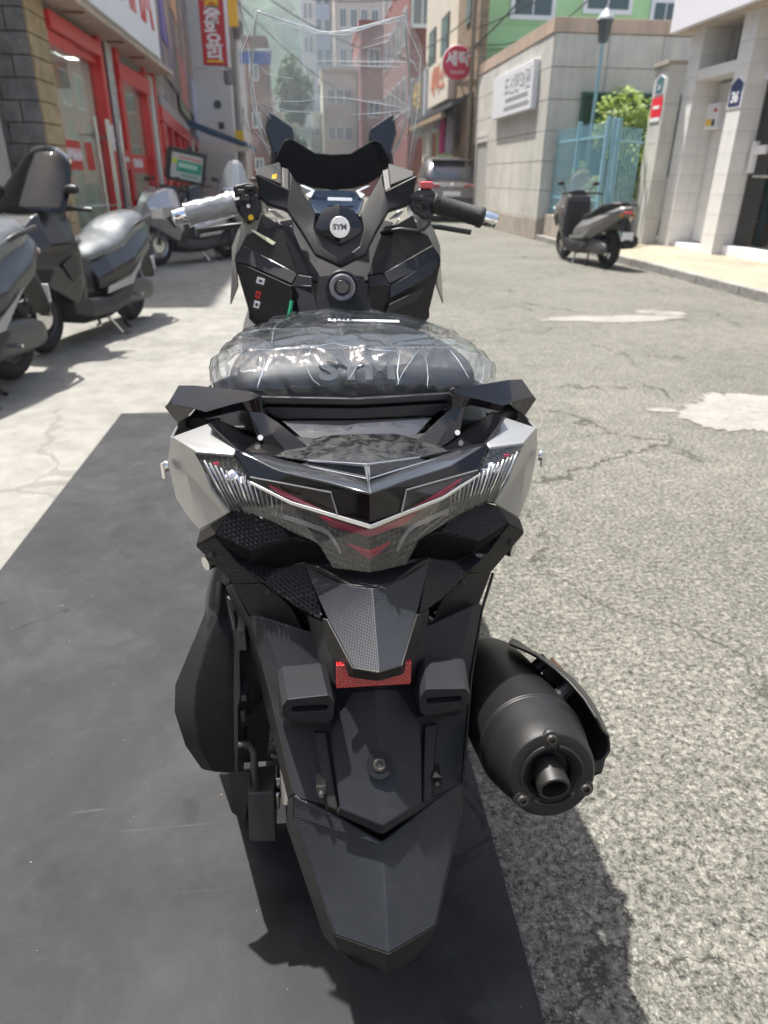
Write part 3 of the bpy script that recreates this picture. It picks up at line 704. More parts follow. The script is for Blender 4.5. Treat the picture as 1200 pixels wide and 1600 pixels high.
def brickmat(name, a, b_, mo, sc):
    mt = bpy.data.materials.new(name); mt.use_nodes = True; t = NT(mt)
    br = t.new('ShaderNodeTexBrick'); br.inputs['Scale'].default_value = sc; br.inputs['Color1'].default_value = (*a, 1); br.inputs['Color2'].default_value = (*b_, 1); br.inputs['Mortar'].default_value = (*mo, 1)
    br.inputs['Mortar Size'].default_value = .02
    co = t.coords(); se = t.new('ShaderNodeSeparateXYZ'); t.link(co, se.inputs[0]); cb = t.new('ShaderNodeCombineXYZ')
    t.link(t.math('ADD', se.outputs[0], se.outputs[1]), cb.inputs[0]); t.link(se.outputs[2], cb.inputs[1]); t.link(cb.outputs[0], br.inputs['Vector'])
    c = t.mix(.6, br.outputs['Color'], t.ramp(t.noise(co, 1.3, 4), [(.3, .75), (.7, 1.15)]), 'MULTIPLY')
    t.link(c, t.b.inputs['Base Color']); t.b.inputs['Roughness'].default_value = .85; t.bump(br.outputs['Fac'], -.4, .01); return mt
REDBR = brickmat('red_brick', (.26, .06, .045), (.20, .05, .04), (.25, .2, .17), 3.2)
STONECL = brickmat('brown_stone_cladding', (.34, .25, .15), (.22, .16, .10), (.16, .13, .1), 2.6)
PINKBR = brickmat('faded_red_brick', (.36, .10, .085), (.29, .085, .075), (.3, .18, .15), 2.5)
WINGY = mat('pale_glass', (.20, .24, .25), .12)
gr = block('green_building', 'mint green building rising behind the stone clad building', 5.25, 14, 24, 31, 10.5, MINT, None, None)
for a, z, w, h in ((6.75, 6.15, 1.1, 1.2), (9.0, 6.4, 1.25, 1.3), (10.8, 5.65, .7, .6)):
    f = add('window', box(a-w/2-.12, a+w/2+.12, 23.93, 24.0, z-h/2-.12, z+h/2+.12), WHITE, gr); add('pane', join(box(a-w/2, a-.02, 23.922, 23.95, z-h/2, z+h/2), box(a+.02, a+w/2, 23.922, 23.95, z-h/2, z+h/2)), WINGL, f)
add('ledge', box(5.2, 14, 23.9, 24.0, 4.7, 4.85), MINT, gr)
for k in range(3): add('seam', box(5.25, 14, 23.985, 24.0, 5.3+k*1.3, 5.32+k*1.3), mat('mint_seam', (.3, .5, .25), .8), gr)
ld = empty('laundry_building', (7, 29, 0), 'cream laundry building with brown stone corner, awning and open shop front', 'building')
BX(ld, 'stone_wall', 5.0, 5.25, 23.1, 26.3, 0, 11, STONECL); BX(ld, 'cream_wall', 5.02, 9, 26.31, 33.0, 3.5, 11, CREAM)
BX(ld, 'cream_wall', 5.26, 9, 25.0, 26.3, 3.5, 11, CREAM)
BX(ld, 'shop_back', 7.4, 7.6, 23.2, 33, 0, 3.5, mat('dim_brown', (.10, .085, .07), .8)); BX(ld, 'shop_ceiling', 5.02, 7.4, 26.31, 33, 3.3, 3.49, DARK)
BX(ld, 'shop_post', 5.0, 5.2, 23.3, 23.65, 0, 3.4, CREAM); BX(ld, 'shop_post', 5.0, 5.2, 32.6, 33, 0, 3.5, CREAM)
BX(ld, 'stone_window', 4.96, 5.0, 24.3, 24.9, 5.4, 6.6, WINGL)
for y in (28.6, 31.3): f = BX(ld, 'window', 4.97, 5.02, y-.7, y+.7, 4.9, 6.3, mat('dark_frame', (.09, .08, .075), .5)); BX(f, 'pane', 4.962, 4.97, y-.6, y+.6, 5.0, 6.2, WINGL)
add('awning', prism([(5.0, 0, 3.55), (4.35, 0, 3.28), (4.35, 0, 3.16), (5.0, 0, 3.40)], (0, 9.6, 0)), mat('dark_awning', (.06, .06, .065), .7), ld, origin=None).location.y += 23.3
BX(ld, 'awning_trim', 4.36, 4.5, 25.2, 32.6, 2.98, 3.15, mat('tan_wood', (.32, .24, .15), .7)); BX(ld, 'striped_shade', 4.5, 4.9, 27.2, 32.6, 2.75, 3.1, mat('grey_fabric', (.33, .33, .35), .8))
s1_ = empty('laundry_sign', (4.85, 28.2, 3.6), 'cream wall sign with orange lettering over the laundry awning', 'sign')
BX(s1_, 'sign_board', 4.75, 5.0, 26.3, 30.4, 3.6, 4.95, mat('sign_cream', (.72, .66, .55), .5), bevel=.02); add('lettering', text_mesh('\uC138\uD0C1\uC18C', .95, facing_street(28.35, 4.3, 4.74), .006, bold=.02, sx=1.1), mat('orange_lettering', (.62, .20, .10), .5), s1_)
s2_ = empty('dark_sign', (4.85, 33, 3.6), 'dark wall sign with yellow lettering beyond the cream laundry sign', 'sign')
BX(s2_, 'sign_board', 4.72, 5.0, 31.3, 35.2, 3.3, 5.0, mat('sign_charcoal', (.08, .075, .085), .5), bevel=.02); BX(s2_, 'sign_end', 4.7, 5.02, 30.85, 31.28, 3.3, 5.0, mat('pale_grey_metal', (.5, .53, .58), .4)); add('lettering', text_mesh('\uC2DD\uB2F9', 1.1, facing_street(33.2, 4.2, 4.71), .006, bold=.02, sx=1.2), mat('yellow_lettering', (.75, .5, .12), .5), s2_)
rs = empty('round_sign', (4.6, 24, 3.9), 'round red laundry sign on an arm above the street', 'sign')
add('sign_disc', cyl((4.6, 24.0, 4.32), (4.6, 24.16, 4.32), .44, n=40), mat('crimson', (.60, .012, .06), .4), rs, bevel=.01)
add('disc_rim', torus((4.6, 24.08, 4.32), (0, 1, 0), .445, .02, 40, 8), WHITE, rs)
add('lettering', text_mesh('\uC138\uD0C1', .40, basis_m((4.6, 23.99, 4.40), (1, 0, 0), (0, 0, 1)), .004, bold=.012), TXR, rs)
add('small_lettering', text_mesh('758-6095', .12, basis_m((4.6, 23.99, 4.08), (1, 0, 0), (0, 0, 1)), .004), TXR, rs)
add('sign_arm', join(tube([(5.0, 24.08, 4.75), (4.6, 24.08, 4.75)], .02), tube([(4.72, 24.08, 3.88), (4.86, 24.1, 3.5)], .022)), STEEL, rs)
def garment(name, label, x, y, z0, z1, w, col, seed):
    r_ = random.Random(seed); rings = []
    for k in range(9):
        f = k/8; ww = w*(.28 if k == 0 else .5 + .14*f) ; ring = []
        for i in range(20):
            a = 2*math.pi*i/20; ring.append((x + .09*math.sin(a)*(1+.3*math.sin(5*a)), y + ww*math.cos(a), z1 - (z1-z0)*f + .01*math.sin(7*a)))
        rings.append(ring)
    o = add(name, loft(rings), mat('cloth_'+name+str(seed), col, .9, var=.15, vscale=6), smooth=True); tag(o, label, 'garment', 'clothes hung in the laundry front'); return o
garment('hanging_coat', 'grey coat hanging in the laundry front', 4.75, 25.5, 1.95, 3.12, .85, (.22, .21, .23), 1)
garment('hanging_dress', 'magenta garment hanging in the laundry front', 4.75, 26.9, 2.0, 3.1, .5, (.42, .01, .16), 2)
garment('hanging_shirt', 'white garment hanging in the laundry front', 4.75, 29.8, 1.9, 3.0, .7, (.7, .7, .67), 3)
add('clothes_rail', cyl((4.75, 24.6, 3.15), (4.75, 31, 3.15), .015, n=8), STEEL, ld)
block('red_brick_building', 'red brick building with a white framed window beyond the laundry', 5.0, 10, 38, 50, 15, REDBR, None, (5, 4, 3.5), win=(1.2, 1.5))
rbb = bpy.data.objects['red_brick_building']
for zz in (8.2, 4.6): f = BX(rbb, 'window', 5.05, 6.1, 37.94, 38.0, zz-.75, zz+.85, WHITE); BX(f, 'pane', 5.15, 5.52, 37.93, 37.94, zz-.6, zz+.7, WINGY); BX(f, 'pane', 5.6, 6.0, 37.93, 37.94, zz-.6, zz+.7, WINGY)
block('faded_brick_building', 'faded red brick building seen through the clear windshield', 3.75, 9, 52, 60, 9.8, PINKBR, (4, 3, 1), (3, 3, 1), win=(.8, 1.0))
block('cream_building', 'low cream building at the end of the street', 1.35, 3.7, 55, 62, 7.6, CREAM, (3, 3), None, win=(.5, .9))
block('brown_tower', 'tall pale brown apartment tower at the end of the street', 3.4, 8.2, 82, 95, 40, mat('pale_brown_render', (.48, .41, .36), .8, var=.06, vscale=.4), (4, 12), (3, 12), win=(.7, 1.6))
block('grey_tower', 'tall blue grey apartment tower furthest along the street', 1.9, 8.5, 122, 136, 60, mat('blue_grey_render', (.32, .36, .42), .7), (5, 16), None, win=(.8, 2.2))
block('white_tower', 'slim white apartment tower to the left of the grey tower', .05, 1.7, 90, 100, 40, mat('white_render', (.62, .63, .62), .7), (2, 13), None, win=(.4, 1.5))
block('white_house', 'white rendered house with dark window beyond the red hanging sign', -6.5, -3.0, 34, 44, 9.5, mat('off_white_render', (.62, .62, .60), .8, var=.06), None, (3, 2, 2), win=(1, 1), sface='R')
wh = bpy.data.objects['white_house']; add('oval_window', lathe((-3.6, 34.02, 3.9), (0, -1, 0), [(.16, 0), (.16, .06), (.0, .06)], 20), WINGL, wh); BX(wh, 'dark_vent', -3.62, -3.4, 33.96, 34.0, 3.0, 3.25, BLACKP)
block('brick_house', 'small brown brick house behind the red hanging sign', -4.2, -2.0, 46, 52, 7.9, brickmat('brown_brick', (.22, .09, .06), (.18, .08, .06), (.2, .17, .15), 2), (2, 3), None, win=(.5, .8))
aw = empty('blue_awning', (-2.8, 28, 2.3), 'dark blue shop awning on the left of the street', 'awning')
add('canopy', prism([(-4.0, 27.5, 2.95), (-2.0, 27.5, 2.25), (-2.0, 27.5, 2.12), (-4.0, 27.5, 2.75)], (0, 5, 0)), mat('navy_canopy', (.02, .07, .15), .7), aw); add('valance', box(-3.4, -1.98, 27.42, 27.48, 1.98, 2.14), mat('cream_valance', (.5, .47, .4), .7), aw)
for x in (-3.9, -2.1): add('pole', cyl((x, 27.6, 0), (x, 27.6, 2.3), .03, n=8), STEEL, aw)
rr = random.Random(31)
lows = [(-2.6, -1.6, 58, 5.2, (.5, .45, .42)), (-1.55, -.5, 60, 4.6, (.42, .34, .28)), (-3.6, -2.7, 63, 6.4, (.5, .5, .52)), (-.45, .6, 57, 4.2, (.35, .42, .40)), (.65, 1.3, 58, 5.2, (.52, .5, .44)), (-3.0, -1.9, 76, 8.3, (.45, .36, .33)), (-1.8, -.7, 80, 7.6, (.5, .48, .45))]
for i, (x0, x1, y, h, c) in enumerate(lows):
    block('far_house', ['pale grey', 'brown', 'white grey', 'sea green', 'cream', 'russet', 'ivory'][i]+' small house at the far end of the street', x0, x1, y, y+6, h, mat('far_render%d' % i, c, .8, var=.1), (2, 3), None, win=(.28, .55))
bs = empty('road_sign', (-2.2, 40, 6), 'blue road direction sign over the far street', 'sign')
BX(bs, 'sign_board', -3.0, -1.5, 40, 40.06, 6.1, 6.62, mat('sign_blue', (.02, .12, .50), .4), bevel=.02); add('sign_post', tube([(-3.4, 40.1, 0), (-3.4, 40.1, 6.7), (-1.4, 40.1, 6.7)], .06, 8), STEEL, bs)
# the street goes on behind the camera
block('street_house', 'cream house further back on the left of the street', -14, -6.2, -9, 8.6, 6.5, CREAM, None, (4, 2, 1), win=(1.3, 1.4), sface='R')
block('street_house', 'red brick house further back on the left of the street', -14, -5.2, -30, -9.3, 9, REDBR, None, (5, 3, 1), win=(1.3, 1.4), sface='R')
block('street_house', 'white house closing the bend at the back of the street', -3.3, 7, -34, -26, 9, WHITE, None, None)
wb_ = block('street_house', 'grey house further back on the right of the street', 6.8, 14, -26, -6.2, 9, SLAB, None, (5, 3, 1), win=(1.3, 1.4))
# poles and wires
POLEM = mat('concrete_pole', (.33, .32, .31), .8)
up = empty('utility_pole', (-2.45, 30, 0), 'concrete utility pole with transformer cans by the blue awning', 'utility pole')
add('pole', cyl((-2.45, 30, 0), (-2.45, 30, 10.5), .15, .11, 14), POLEM, up)
for z, x in ((4.9, -2.72), (4.2, -2.7), (5.6, -2.2)): add('transformer', lathe((x, 29.8, z), (0, 0, 1), [(.12, 0), (.16, .04), (.16, .5), (.1, .56), (0, .56)], 14), mat('grey_can', (.2, .2, .2), .5), up)
add('cross_arm', join(box(-3.3, -1.6, 29.85, 29.95, 6.9, 7.0), box(-3.2, -1.7, 29.85, 29.95, 7.6, 7.7)), mat('dark_steel', (.1, .1, .1), .6), up)
add('notice', box(-2.62, -2.3, 29.8, 29.83, 2.25, 2.75), HY, up)
u2 = empty('utility_pole', (4.8, 22.98, 0), 'weathered utility pole against the stone clad corner', 'utility pole')
add('pole', cyl((4.82, 22.98, 0), (4.82, 22.98, 10), .07, .06, 10), mat('brown_pole', (.20, .16, .11), .8), u2)
WIRE = mat('black_wire', (.02, .02, .022), .6)
def wire(a, b_, sag, r=.014, label='black overhead wire across the street'):
    a, b_ = Vector(a), Vector(b_); pts = [a.lerp(b_, k/14) - Vector((0, 0, sag*4*(k/14)*(1-k/14))) for k in range(15)]
    o = add('overhead_wire', tube(pts, r, 5), WIRE); tag(o, label, 'wire', 'overhead wires'); return o
wire((4.82, 22.98, 4.55), (6.3, 15.4, 6.9), .25, .022, 'thick wire bundle rising from the corner pole over the grey roof')
wire((4.82, 22.98, 4.5), (5.0, 38, 6.2), .3, .02, 'wire running from the corner pole to the red brick building')
wire((4.82, 22.98, 4.35), (5.9, 16.5, 4.6), .35, .014, 'slack wire from the corner pole along the grey parapet')
wire((4.82, 22.98, 4.7), (7.5, 23.9, 5.5), .3, .014, 'wire from the corner pole to the green wall')
wire((-2.45, 29.9, 7.65), (4.9, 38, 6.2), .5, .02, 'wire crossing the street from the left pole to the brick house')
wire((-2.45, 29.9, 6.95), (5.0, 52, 5.4), .7, .02, 'lower wire crossing the street far behind the windshield')
wire((-2.45, 29.9, 7.3), (4.9, 26.4, 6.6), .45, .016, 'third wire crossing the street towards the brown stone corner')
wire((4.82, 22.98, 5.0), (7.0, 13.4, 5.6), .2, .016, 'wire climbing from the corner pole to the white fascia')
wire((4.82, 22.98, 5.4), (5.0, 45, 7.4), .4, .018, 'upper wire following the right side of the street')
wire((-2.45, 29.9, 7.6), (-2.6, 60, 8.2), .5, .02, 'wire running on down the left side of the street')

def tree(name, label, x, y, h, rx, seed, n=1800, size=.28, m_=LEAFD):
    r_ = random.Random(seed); t = empty(name, (x, y, 0), label, 'tree', 'trees at the end of the street')
    add('trunk', tube([(x, y, 0), (x+.1, y, h*.35), (x, y, h*.7)], [.28, .2, .08], 8), BARK, t)
    bl = [((x+r_.uniform(-.6, .6)*rx, y+r_.uniform(-.6, .6)*rx, h*r_.uniform(.5, .86)), (rx*r_.uniform(.45, .7),)*2 + (h*.17,)) for k in range(9)]
    foliage('crown', bl, n, size, m_, t, seed)
tree('broadleaf_tree', 'tall dark green tree left of the white tower', -.85, 70, 10.8, 1.6, 11, 3200)
tree('broadleaf_tree', 'lower spreading tree in front of the far houses', -.6, 52, 4.2, 1.0, 12, 1400, .2)
tree('broadleaf_tree', 'smaller tree further left at the street end', -1.9, 66, 6.5, .8, 13, 900, .22)
# wooded hill
def hillfn(a, b_):
    x = -160 + 320*a; y = 190 + 260*b_
    s = math.sin(min(1, b_*1.25)*math.pi/2)
    h = (66*math.exp(-((x+42)/95)**2) + 18)*s
    return (x, y, h + 2.2*math.sin(x*.21+y*.13) + 1.6*math.sin(x*.47-y*.31) + rr.uniform(-1.3, 1.3) - 3)
hill = mat('wooded_hill', (.018, .05, .020), .95, var=.85, vscale=.11)
add('hill', grid(hillfn, 120, 80), hill, kind='structure', smooth=True)

hz = bpy.data.materials.new('haze_air'); hz.use_nodes = True; hn = hz.node_tree; hn.nodes.remove(hn.nodes['Principled BSDF'])
pv = hn.nodes.new('ShaderNodeVolumePrincipled'); pv.inputs['Color'].default_value = (.86, .93, 1, 1); pv.inputs['Density'].default_value = .0009; pv.inputs['Anisotropy'].default_value = .2
hn.links.new(pv.outputs[0], hn.nodes['Material Output'].inputs['Volume'])
add('haze', box(-305, 305, -155, 465, -1.1, 82), hz, kind='stuff')
# ------------------------------------------------------------------ parked scooters
def stations(st):
    rings = []
    for y, zb, zt, wb, wm, wt in st:
        h = zt-zb; rings.append([(-wb, y, zb), (wb, y, zb), (wm, y, zb+h*.3), (wm, y, zb+h*.62), (wt, y, zt), (-wt, y, zt), (-wm, y, zb+h*.62), (-wm, y, zb+h*.3)])
    return loft(rings)
TYRE = mat('tyre_rubber', (.015, .015, .016), .8, bump=.3, bscale=60)
RIMD = mat('dark_rim', (.06, .06, .062), .4, metal=.6)
RIMS = mat('silver_rim', (.5, .5, .5), .35, metal=.9)
ENG = mat('engine_grey', (.10, .10, .10), .5, metal=.4)
SEATV = mat('seat_vinyl', (.012, .012, .014), .5, spec=.3, bump=.15, bscale=300)
REDL = mat('red_lens', (.45, .01, .015), .12, coat=1)
HEADL = mat('headlight_lens', (.75, .78, .8), .1, coat=1)
CHROME = mat('chrome', (.78, .78, .78), .08, metal=1)
SMOKE = film('smoked_screen', (.14, .15, .18), .0, .02, 1.5, .10, 3, boost=1.1)
CLEAR = film('clear_screen', (.86, .9, .92), .10, .04, 1.5, .3, 8, boost=2.0)
WRAP = film('seat_wrap', (.80, .84, .86), .17, .10, 1.5, .9, 9, .03, boost=1.5, hazecol=(.7, .76, .8))
def wheel(par, y, r, w, rim, z=None):
    z = z if z is not None else r
    wl = add('wheel', torus((0, y, z), (1, 0, 0), r-.06, .055, 36, 12, w/.11), TYRE, par, smooth=True)
    sp = [cyl((-w*.2, y, z), (w*.2, y, z), .06, n=18), torus((0, y, z), (1, 0, 0), r-.11, .018, 36, 8, 2.2)]
    for k in range(5):
        a = 2*math.pi*k/5; e = Vector((0, math.cos(a), math.sin(a))); c = Vector((0, y, z))
        sp.append(tube([c+e*.05, c+e*(r-.11)], [.02, .013], 6))
    add('rim', join(*sp), rim, wl); add('brake_disc', lathe((-.05, y, z), (1, 0, 0), [(.05, 0), (.105, 0), (.105, .006), (.05, .006)], 24), STEEL, wl); return wl
def scooter(name, label, body, panel, loc, rz, group=None, screen='smoke', wrap=True, rim=RIMD, seatm=None, small=False, box_=False):
    t = empty(name, (0, 0, 0), label, 'scooter', group); seatm = seatm or SEATV
    P = lambda n, st, m_, **k: add(n, stations(st), m_, t, sub=2) if n.startswith('seat') or n == 'engine' else add(n, stations(st), m_, t, bevel=.016, seg=3, angle=8)
    wheel(t, .75, .29, .11, rim); wheel(t, -.72, .28, .13, rim)
    for s in (-1, 1):
        add('fork_leg', cyl((s*.075, .75, .29), (s*.075, .60, .72), .022, .025, 10), ENG, t)
    P('front_fender', [(1.0, .47, .50, .03, .04, .03), (.9, .56, .60, .06, .075, .05), (.75, .59, .64, .065, .08, .06), (.6, .54, .6, .06, .075, .05), (.5, .42, .46, .05, .06, .04)], body)
    P('front_fairing', [(1.0, .66, .74, .03, .07, .03), (.92, .56, .88, .09, .17, .08), (.78, .50, .99, .14, .24, .13), (.60, .40, 1.05, .17, .27, .18), (.47, .32, 1.03, .19, .27, .2), (.40, .30, .96, .17, .24, .18)], body)
    P('leg_shield', [(.46, .22, .98, .17, .24, .19), (.40, .2, .97, .18, .235, .19), (.36, .2, .90, .17, .22, .17), (.34, .22, .8, .15, .2, .15)], panel)
    P('floorboard', [(.52, .2, .44, .08, .18, .2), (.35, .16, .36, .14, .24, .22), (0, .15, .33, .16, .25, .22), (-.3, .18, .38, .14, .24, .2), (-.5, .24, .44, .1, .2, .16)], panel)
    if not small: P('centre_tunnel', [(.42, .3, .76, .1, .13, .09), (.2, .3, .66, .11, .14, .09), (-.05, .3, .66, .12, .16, .1)], panel)
    P('side_fairing', [(.12, .34, .58, .08, .2, .12), (-.1, .34, .66, .15, .23, .16), (-.45, .40, .72, .17, .26, .17), (-.85, .58, .82, .13, .22, .14), (-1.05, .70, .88, .08, .15, .09), (-1.12, .76, .86, .04, .09, .05)], body)
    P('seat', [(.10, .60, .66, .05, .09, .05), (-.02, .62, .74, .10, .16, .10), (-.25, .64, .79, .15, .2, .13), (-.42, .68, .82, .16, .2, .14), (-.52, .72, .91, .15, .19, .13), (-.85, .78, .95, .12, .16, .11), (-1.02, .82, .95, .08, .12, .07)], seatm)
    if wrap:
        w = P('seat_wrap', [(.14, .59, .69, .06, .11, .06), (-.02, .61, .765, .11, .19, .11), (-.25, .63, .815, .16, .225, .14), (-.42, .66, .85, .17, .23, .15), (-.52, .70, .94, .16, .22, .14), (-.85, .76, .985, .13, .19, .12), (-1.05, .8, .98, .08, .14, .08)], WRAP)
    for s in (-1, 1):
        add('grab_rail', tube([(s*.17, -.55, .82), (s*.2, -.75, .88), (s*.19, -1.0, .91), (s*.10, -1.1, .9)], [.015, .018, .018, .014], 8), panel, t, smooth=True)
        hl = add('headlight', xf(stations([(0, 0, .03, .01, .03, .01), (.06, 0, .07, .04, .06, .03), (.12, .03, .09, .03, .05, .02)]), Matrix.Translation((s*.115, .83, .73)) @ Matrix.Rotation(-s*.5, 4, 'Z')), HEADL, t, sub=1)
        add('mirror_stem', tube([(s*.2, .52, 1.05), (s*.27, .50, 1.13)], .008, 6), BLACKP, t)
        add('mirror', xf(stations([(-.012, -.03, .04, .04, .06, .045), (.012, -.03, .04, .045, .065, .05), (.03, -.01, .02, .02, .04, .02)]), Matrix.Translation((s*.31, .50, 1.16))), BLACKP, t, sub=1)
        add('grip', cyl((s*.20, .36, 1.03), (s*.34, .31, 1.02), .017, n=10), BLACKP, t); add('brake_lever', tube([(s*.18, .40, 1.04), (s*.25, .43, 1.035), (s*.34, .38, 1.02)], .007, 6), BLACKP, t)
        add('indicator', xf(stations([(0, 0, .03, .01, .02, .01), (.03, 0, .04, .02, .03, .02)]), Matrix.Translation((s*.09, -1.13, .74))), mat('amber_lens', (.5, .16, .01), .2), t)
    add('handlebar', tube([(-.21, .36, 1.03), (-.1, .44, 1.03), (.1, .44, 1.03), (.21, .36, 1.03)], .022, 10), BLACKP, t)
    add('instrument_panel', box(-.09, .09, .42, .52, 1.02, 1.07), BLACKP, t, bevel=.015)
    LT = mat('light_trim', (.32, .33, .34), .35, metal=.5)
    for s in (-1, 1):
        add('side_trim', prism([(s*.262, .10, .42), (s*.266, -.30, .46), (s*.258, -.62, .60), (s*.262, -.34, .40), (s*.255, .12, .37)], (s*.006, 0, 0)), LT, t)
        add('side_vent', prism([(s*.265, .74, .66), (s*.27, .58, .72), (s*.268, .50, .58), (s*.262, .62, .52)], (s*.008, 0, 0)), BLACKP, t)
        add('side_emblem', cyl((s*.262, .45, .80), (s*.274, .45, .80), .024, n=14), CHROME, t)
        add('foot_peg', cyl((s*.2, -.38, .30), (s*.31, -.40, .30), .014, n=8), STEEL, t)
        add('brake_hose', tube([(s*.12, .46, 1.02), (s*.14, .6, .9), (s*.10, .66, .6), (s*.09, .72, .34)], .006, 6), BLACKP, t)
    sm = {'smoke': SMOKE, 'clear': CLEAR}.get(screen)
    if sm:
        hh = .44 if not small else .38; wd = .21
        def scr(a, b_):
            x = (a-.5)*2*wd*((1.15-.45*b_**2) if screen == 'clear' else (1.30-.30*b_-.35*max(0, b_-.5))); zz = 1.0+hh*b_*(1 if screen == 'clear' else 1.04); return (x, .74-(.30 if screen == 'clear' else .46)*b_-1.2*x*x*(1-.3*b_), zz-.10*abs((a-.5)*2)**3*b_)
        add('windshield', grid(scr, 12, 8), sm, t, solid=.004, smooth=True)
    add('tail_light', xf(stations([(0, 0, .03, .03, .08, .04), (.05, -.01, .05, .06, .12, .06)]), Matrix.Translation((0, -1.15, .78))), REDL, t, sub=1)
    P('rear_fender', [(-1.0, .60, .70, .05, .08, .05), (-1.1, .52, .70, .05, .08, .05), (-1.2, .38, .44, .05, .07, .05), (-1.21, .34, .38, .04, .06, .04)], BLACKP)
    add('number_plate', box(-.09, .09, -1.2, -1.19, .42, .54), WHITE, t, bevel=.004)
    P('engine', [(-.2, .2, .38, .08, .12, .08), (-.5, .18, .42, .1, .15, .1), (-.8, .2, .38, .08, .13, .07)], ENG, sub=1)
    add('transmission_case', xf(stations([(-.95, .2, .36, .02, .04, .02), (-.7, .19, .42, .03, .05, .03), (-.25, .2, .42, .03, .05, .03), (-.1, .24, .36, .02, .03, .02)]), Matrix.Translation((-.16, 0, 0))), ENG, t, sub=1)
    add('muffler', lathe((.2, -.45, .30), (0.02, -1, .14), [(.03, 0), (.065, .08), (.075, .2), (.075, .55), (.06, .62), (.02, .63)], 18), BLACKP, t, smooth=True)
    add('heat_shield', xf(stations([(-.5, .3, .4, .005, .012, .006), (-.8, .33, .47, .006, .014, .008), (-1.05, .38, .48, .005, .012, .006)]), Matrix.Translation((.285, 0, 0))), panel, t, sub=1)
    add('shock_absorber', torus((-.13, -.75, .5), (0, .35, .9), .022, .008, 12, 6), STEEL, t)
    add('side_stand', join(tube([(-.14, .02, .2), (-.24, -.06, .015)], .013, 8), box(-.30, -.21, -.1, -.03, .0, .012)), STEEL, t)
    for s in (-1, 1): add('centre_stand_leg', tube([(s*.1, -.30, .22), (s*.14, -.36, .02), (s*.17, -.36, .012)], .014, 8), BLACKP, t)
    if box_:
        add('top_box', box(-.24, .24, -1.25, -.76, .98, 1.40), BLACKP, t, bevel=.03)
    t.location = loc; t.rotation_euler[2] = rz; return t
GUN = mat('gunmetal_paint', (.022, .023, .025), .28, metal=.4, coat=.5)
GREYM = mat('matte_grey_paint', (.07, .072, .076), .34, metal=.5, coat=.3)
SILV = mat('silver_paint', (.42, .42, .43), .28, metal=.6, coat=.5)
BLKG = mat('black_gloss', (.008, .008, .009), .06, coat=1)
G = 'scooters parked along the left shop front'
sc1 = scooter('parked_scooter', 'grey scooter cropped by the left edge with a film wrapped seat', GREYM, BLACKP, (-2.14, 3.95, .004), 2.96, G, 'smoke')
sc2 = scooter('parked_scooter', 'gunmetal scooter with a tall dark screen and film wrapped seat', GUN, BLACKP, (-1.88, 6.1, .004), 2.90, G, 'smoke')
sc3 = scooter('parked_scooter', 'silver and black scooter facing the road beside the black delivery box', SILV, BLACKP, (-1.82, 11.7, .004), 2.5, G, None, False, rim=RIMS)
sc4 = scooter('parked_scooter', 'black scooter with bare seat standing under the black delivery box', BLKG, BLACKP, (-2.15, 13.9, .004), 2.2, G, None, False)
sc5 = scooter('parked_scooter', 'black scooter with an upright clear windshield, furthest along the left row', BLKG, BLACKP, (-1.12, 12.9, .004), 3.0, G, 'clear', False)
sc8 = scooter('parked_scooter', 'dark grey scooter with bare seat at the far end of the left row', GUN, BLACKP, (-2.0, 15.6, .004), 2.6, G, None, False)
for o in sc2.children:
    if o.name.startswith('windshield'): o.scale = (1.15, 1.05, 1.0)
sc2.scale = (.94, .94, .96)
# delivery box with an advertising panel on the back of the black scooter
db = empty('delivery_box', (-2.35, 11.7, .95), 'black framed delivery box with a green and white advertising panel', 'delivery box')
MB_ = basis_m(at(292, 260, Y=12.9), (.93, .33, -.19), (.2, .0, .98)) @ Matrix.Scale(.74, 4)
def LB(n, vf, m_, **k): return add(n, xf(vf, MB_), m_, db, **k)
LB('case', box(-.40, .40, -.31, .31, -.45, -.02), BLACKP, bevel=.03)
LB('bezel', join(box(-.42, .42, .24, .33, -.03, .03), box(-.42, .42, -.33, -.27, -.03, .03), box(-.42, -.34, -.27, .24, -.03, .03), box(.34, .42, -.27, .24, -.03, .03)), BLACKP, bevel=.012)
LB('advert_panel', box(-.34, .34, -.27, .24, -.02, .006), mat('panel_white', (.46, .49, .48), .3))
LB('green_band', box(-.22, .32, -.13, .10, .006, .010), mat('panel_green', (.02, .30, .17), .35))
LB('yellow_square', box(-.32, -.22, .02, .12, .006, .010), mat('panel_lime', (.55, .6, .05), .4))
LB('red_line', box(-.2, .3, .14, .17, .006, .010), mat('panel_red', (.6, .1, .1), .4))
for k in range(6): LB('glyph', box(-.18+.07*k, -.13+.07*k, -.04, .05, .010, .012), mat('panel_pale', (.5, .75, .65), .4)); LB('glyph', box(-.1+.06*k, -.06+.06*k, -.22, -.17, .006, .010), mat('panel_green', (.02, .30, .17), .35))
LB('latch', box(-.03, .07, .33, .40, -.03, .03), BLACKP, bevel=.01)
q_ = at(292, 290, Y=13.0); add('support_pole', cyl((q_.x, q_.y+.1, .5), (q_.x, q_.y, q_.z), .03, n=10), BLACKP, db)
# small scooter on the right
SGREY = mat('warm_grey_paint', (.17, .167, .16), .4, metal=.3, coat=.3)
sc6 = scooter('parked_scooter', 'small grey scooter with clear windscreen parked at the kerb on the right', SGREY, BLACKP, (4.42, 11.5, .0), .12, None, 'clear', False, small=True)

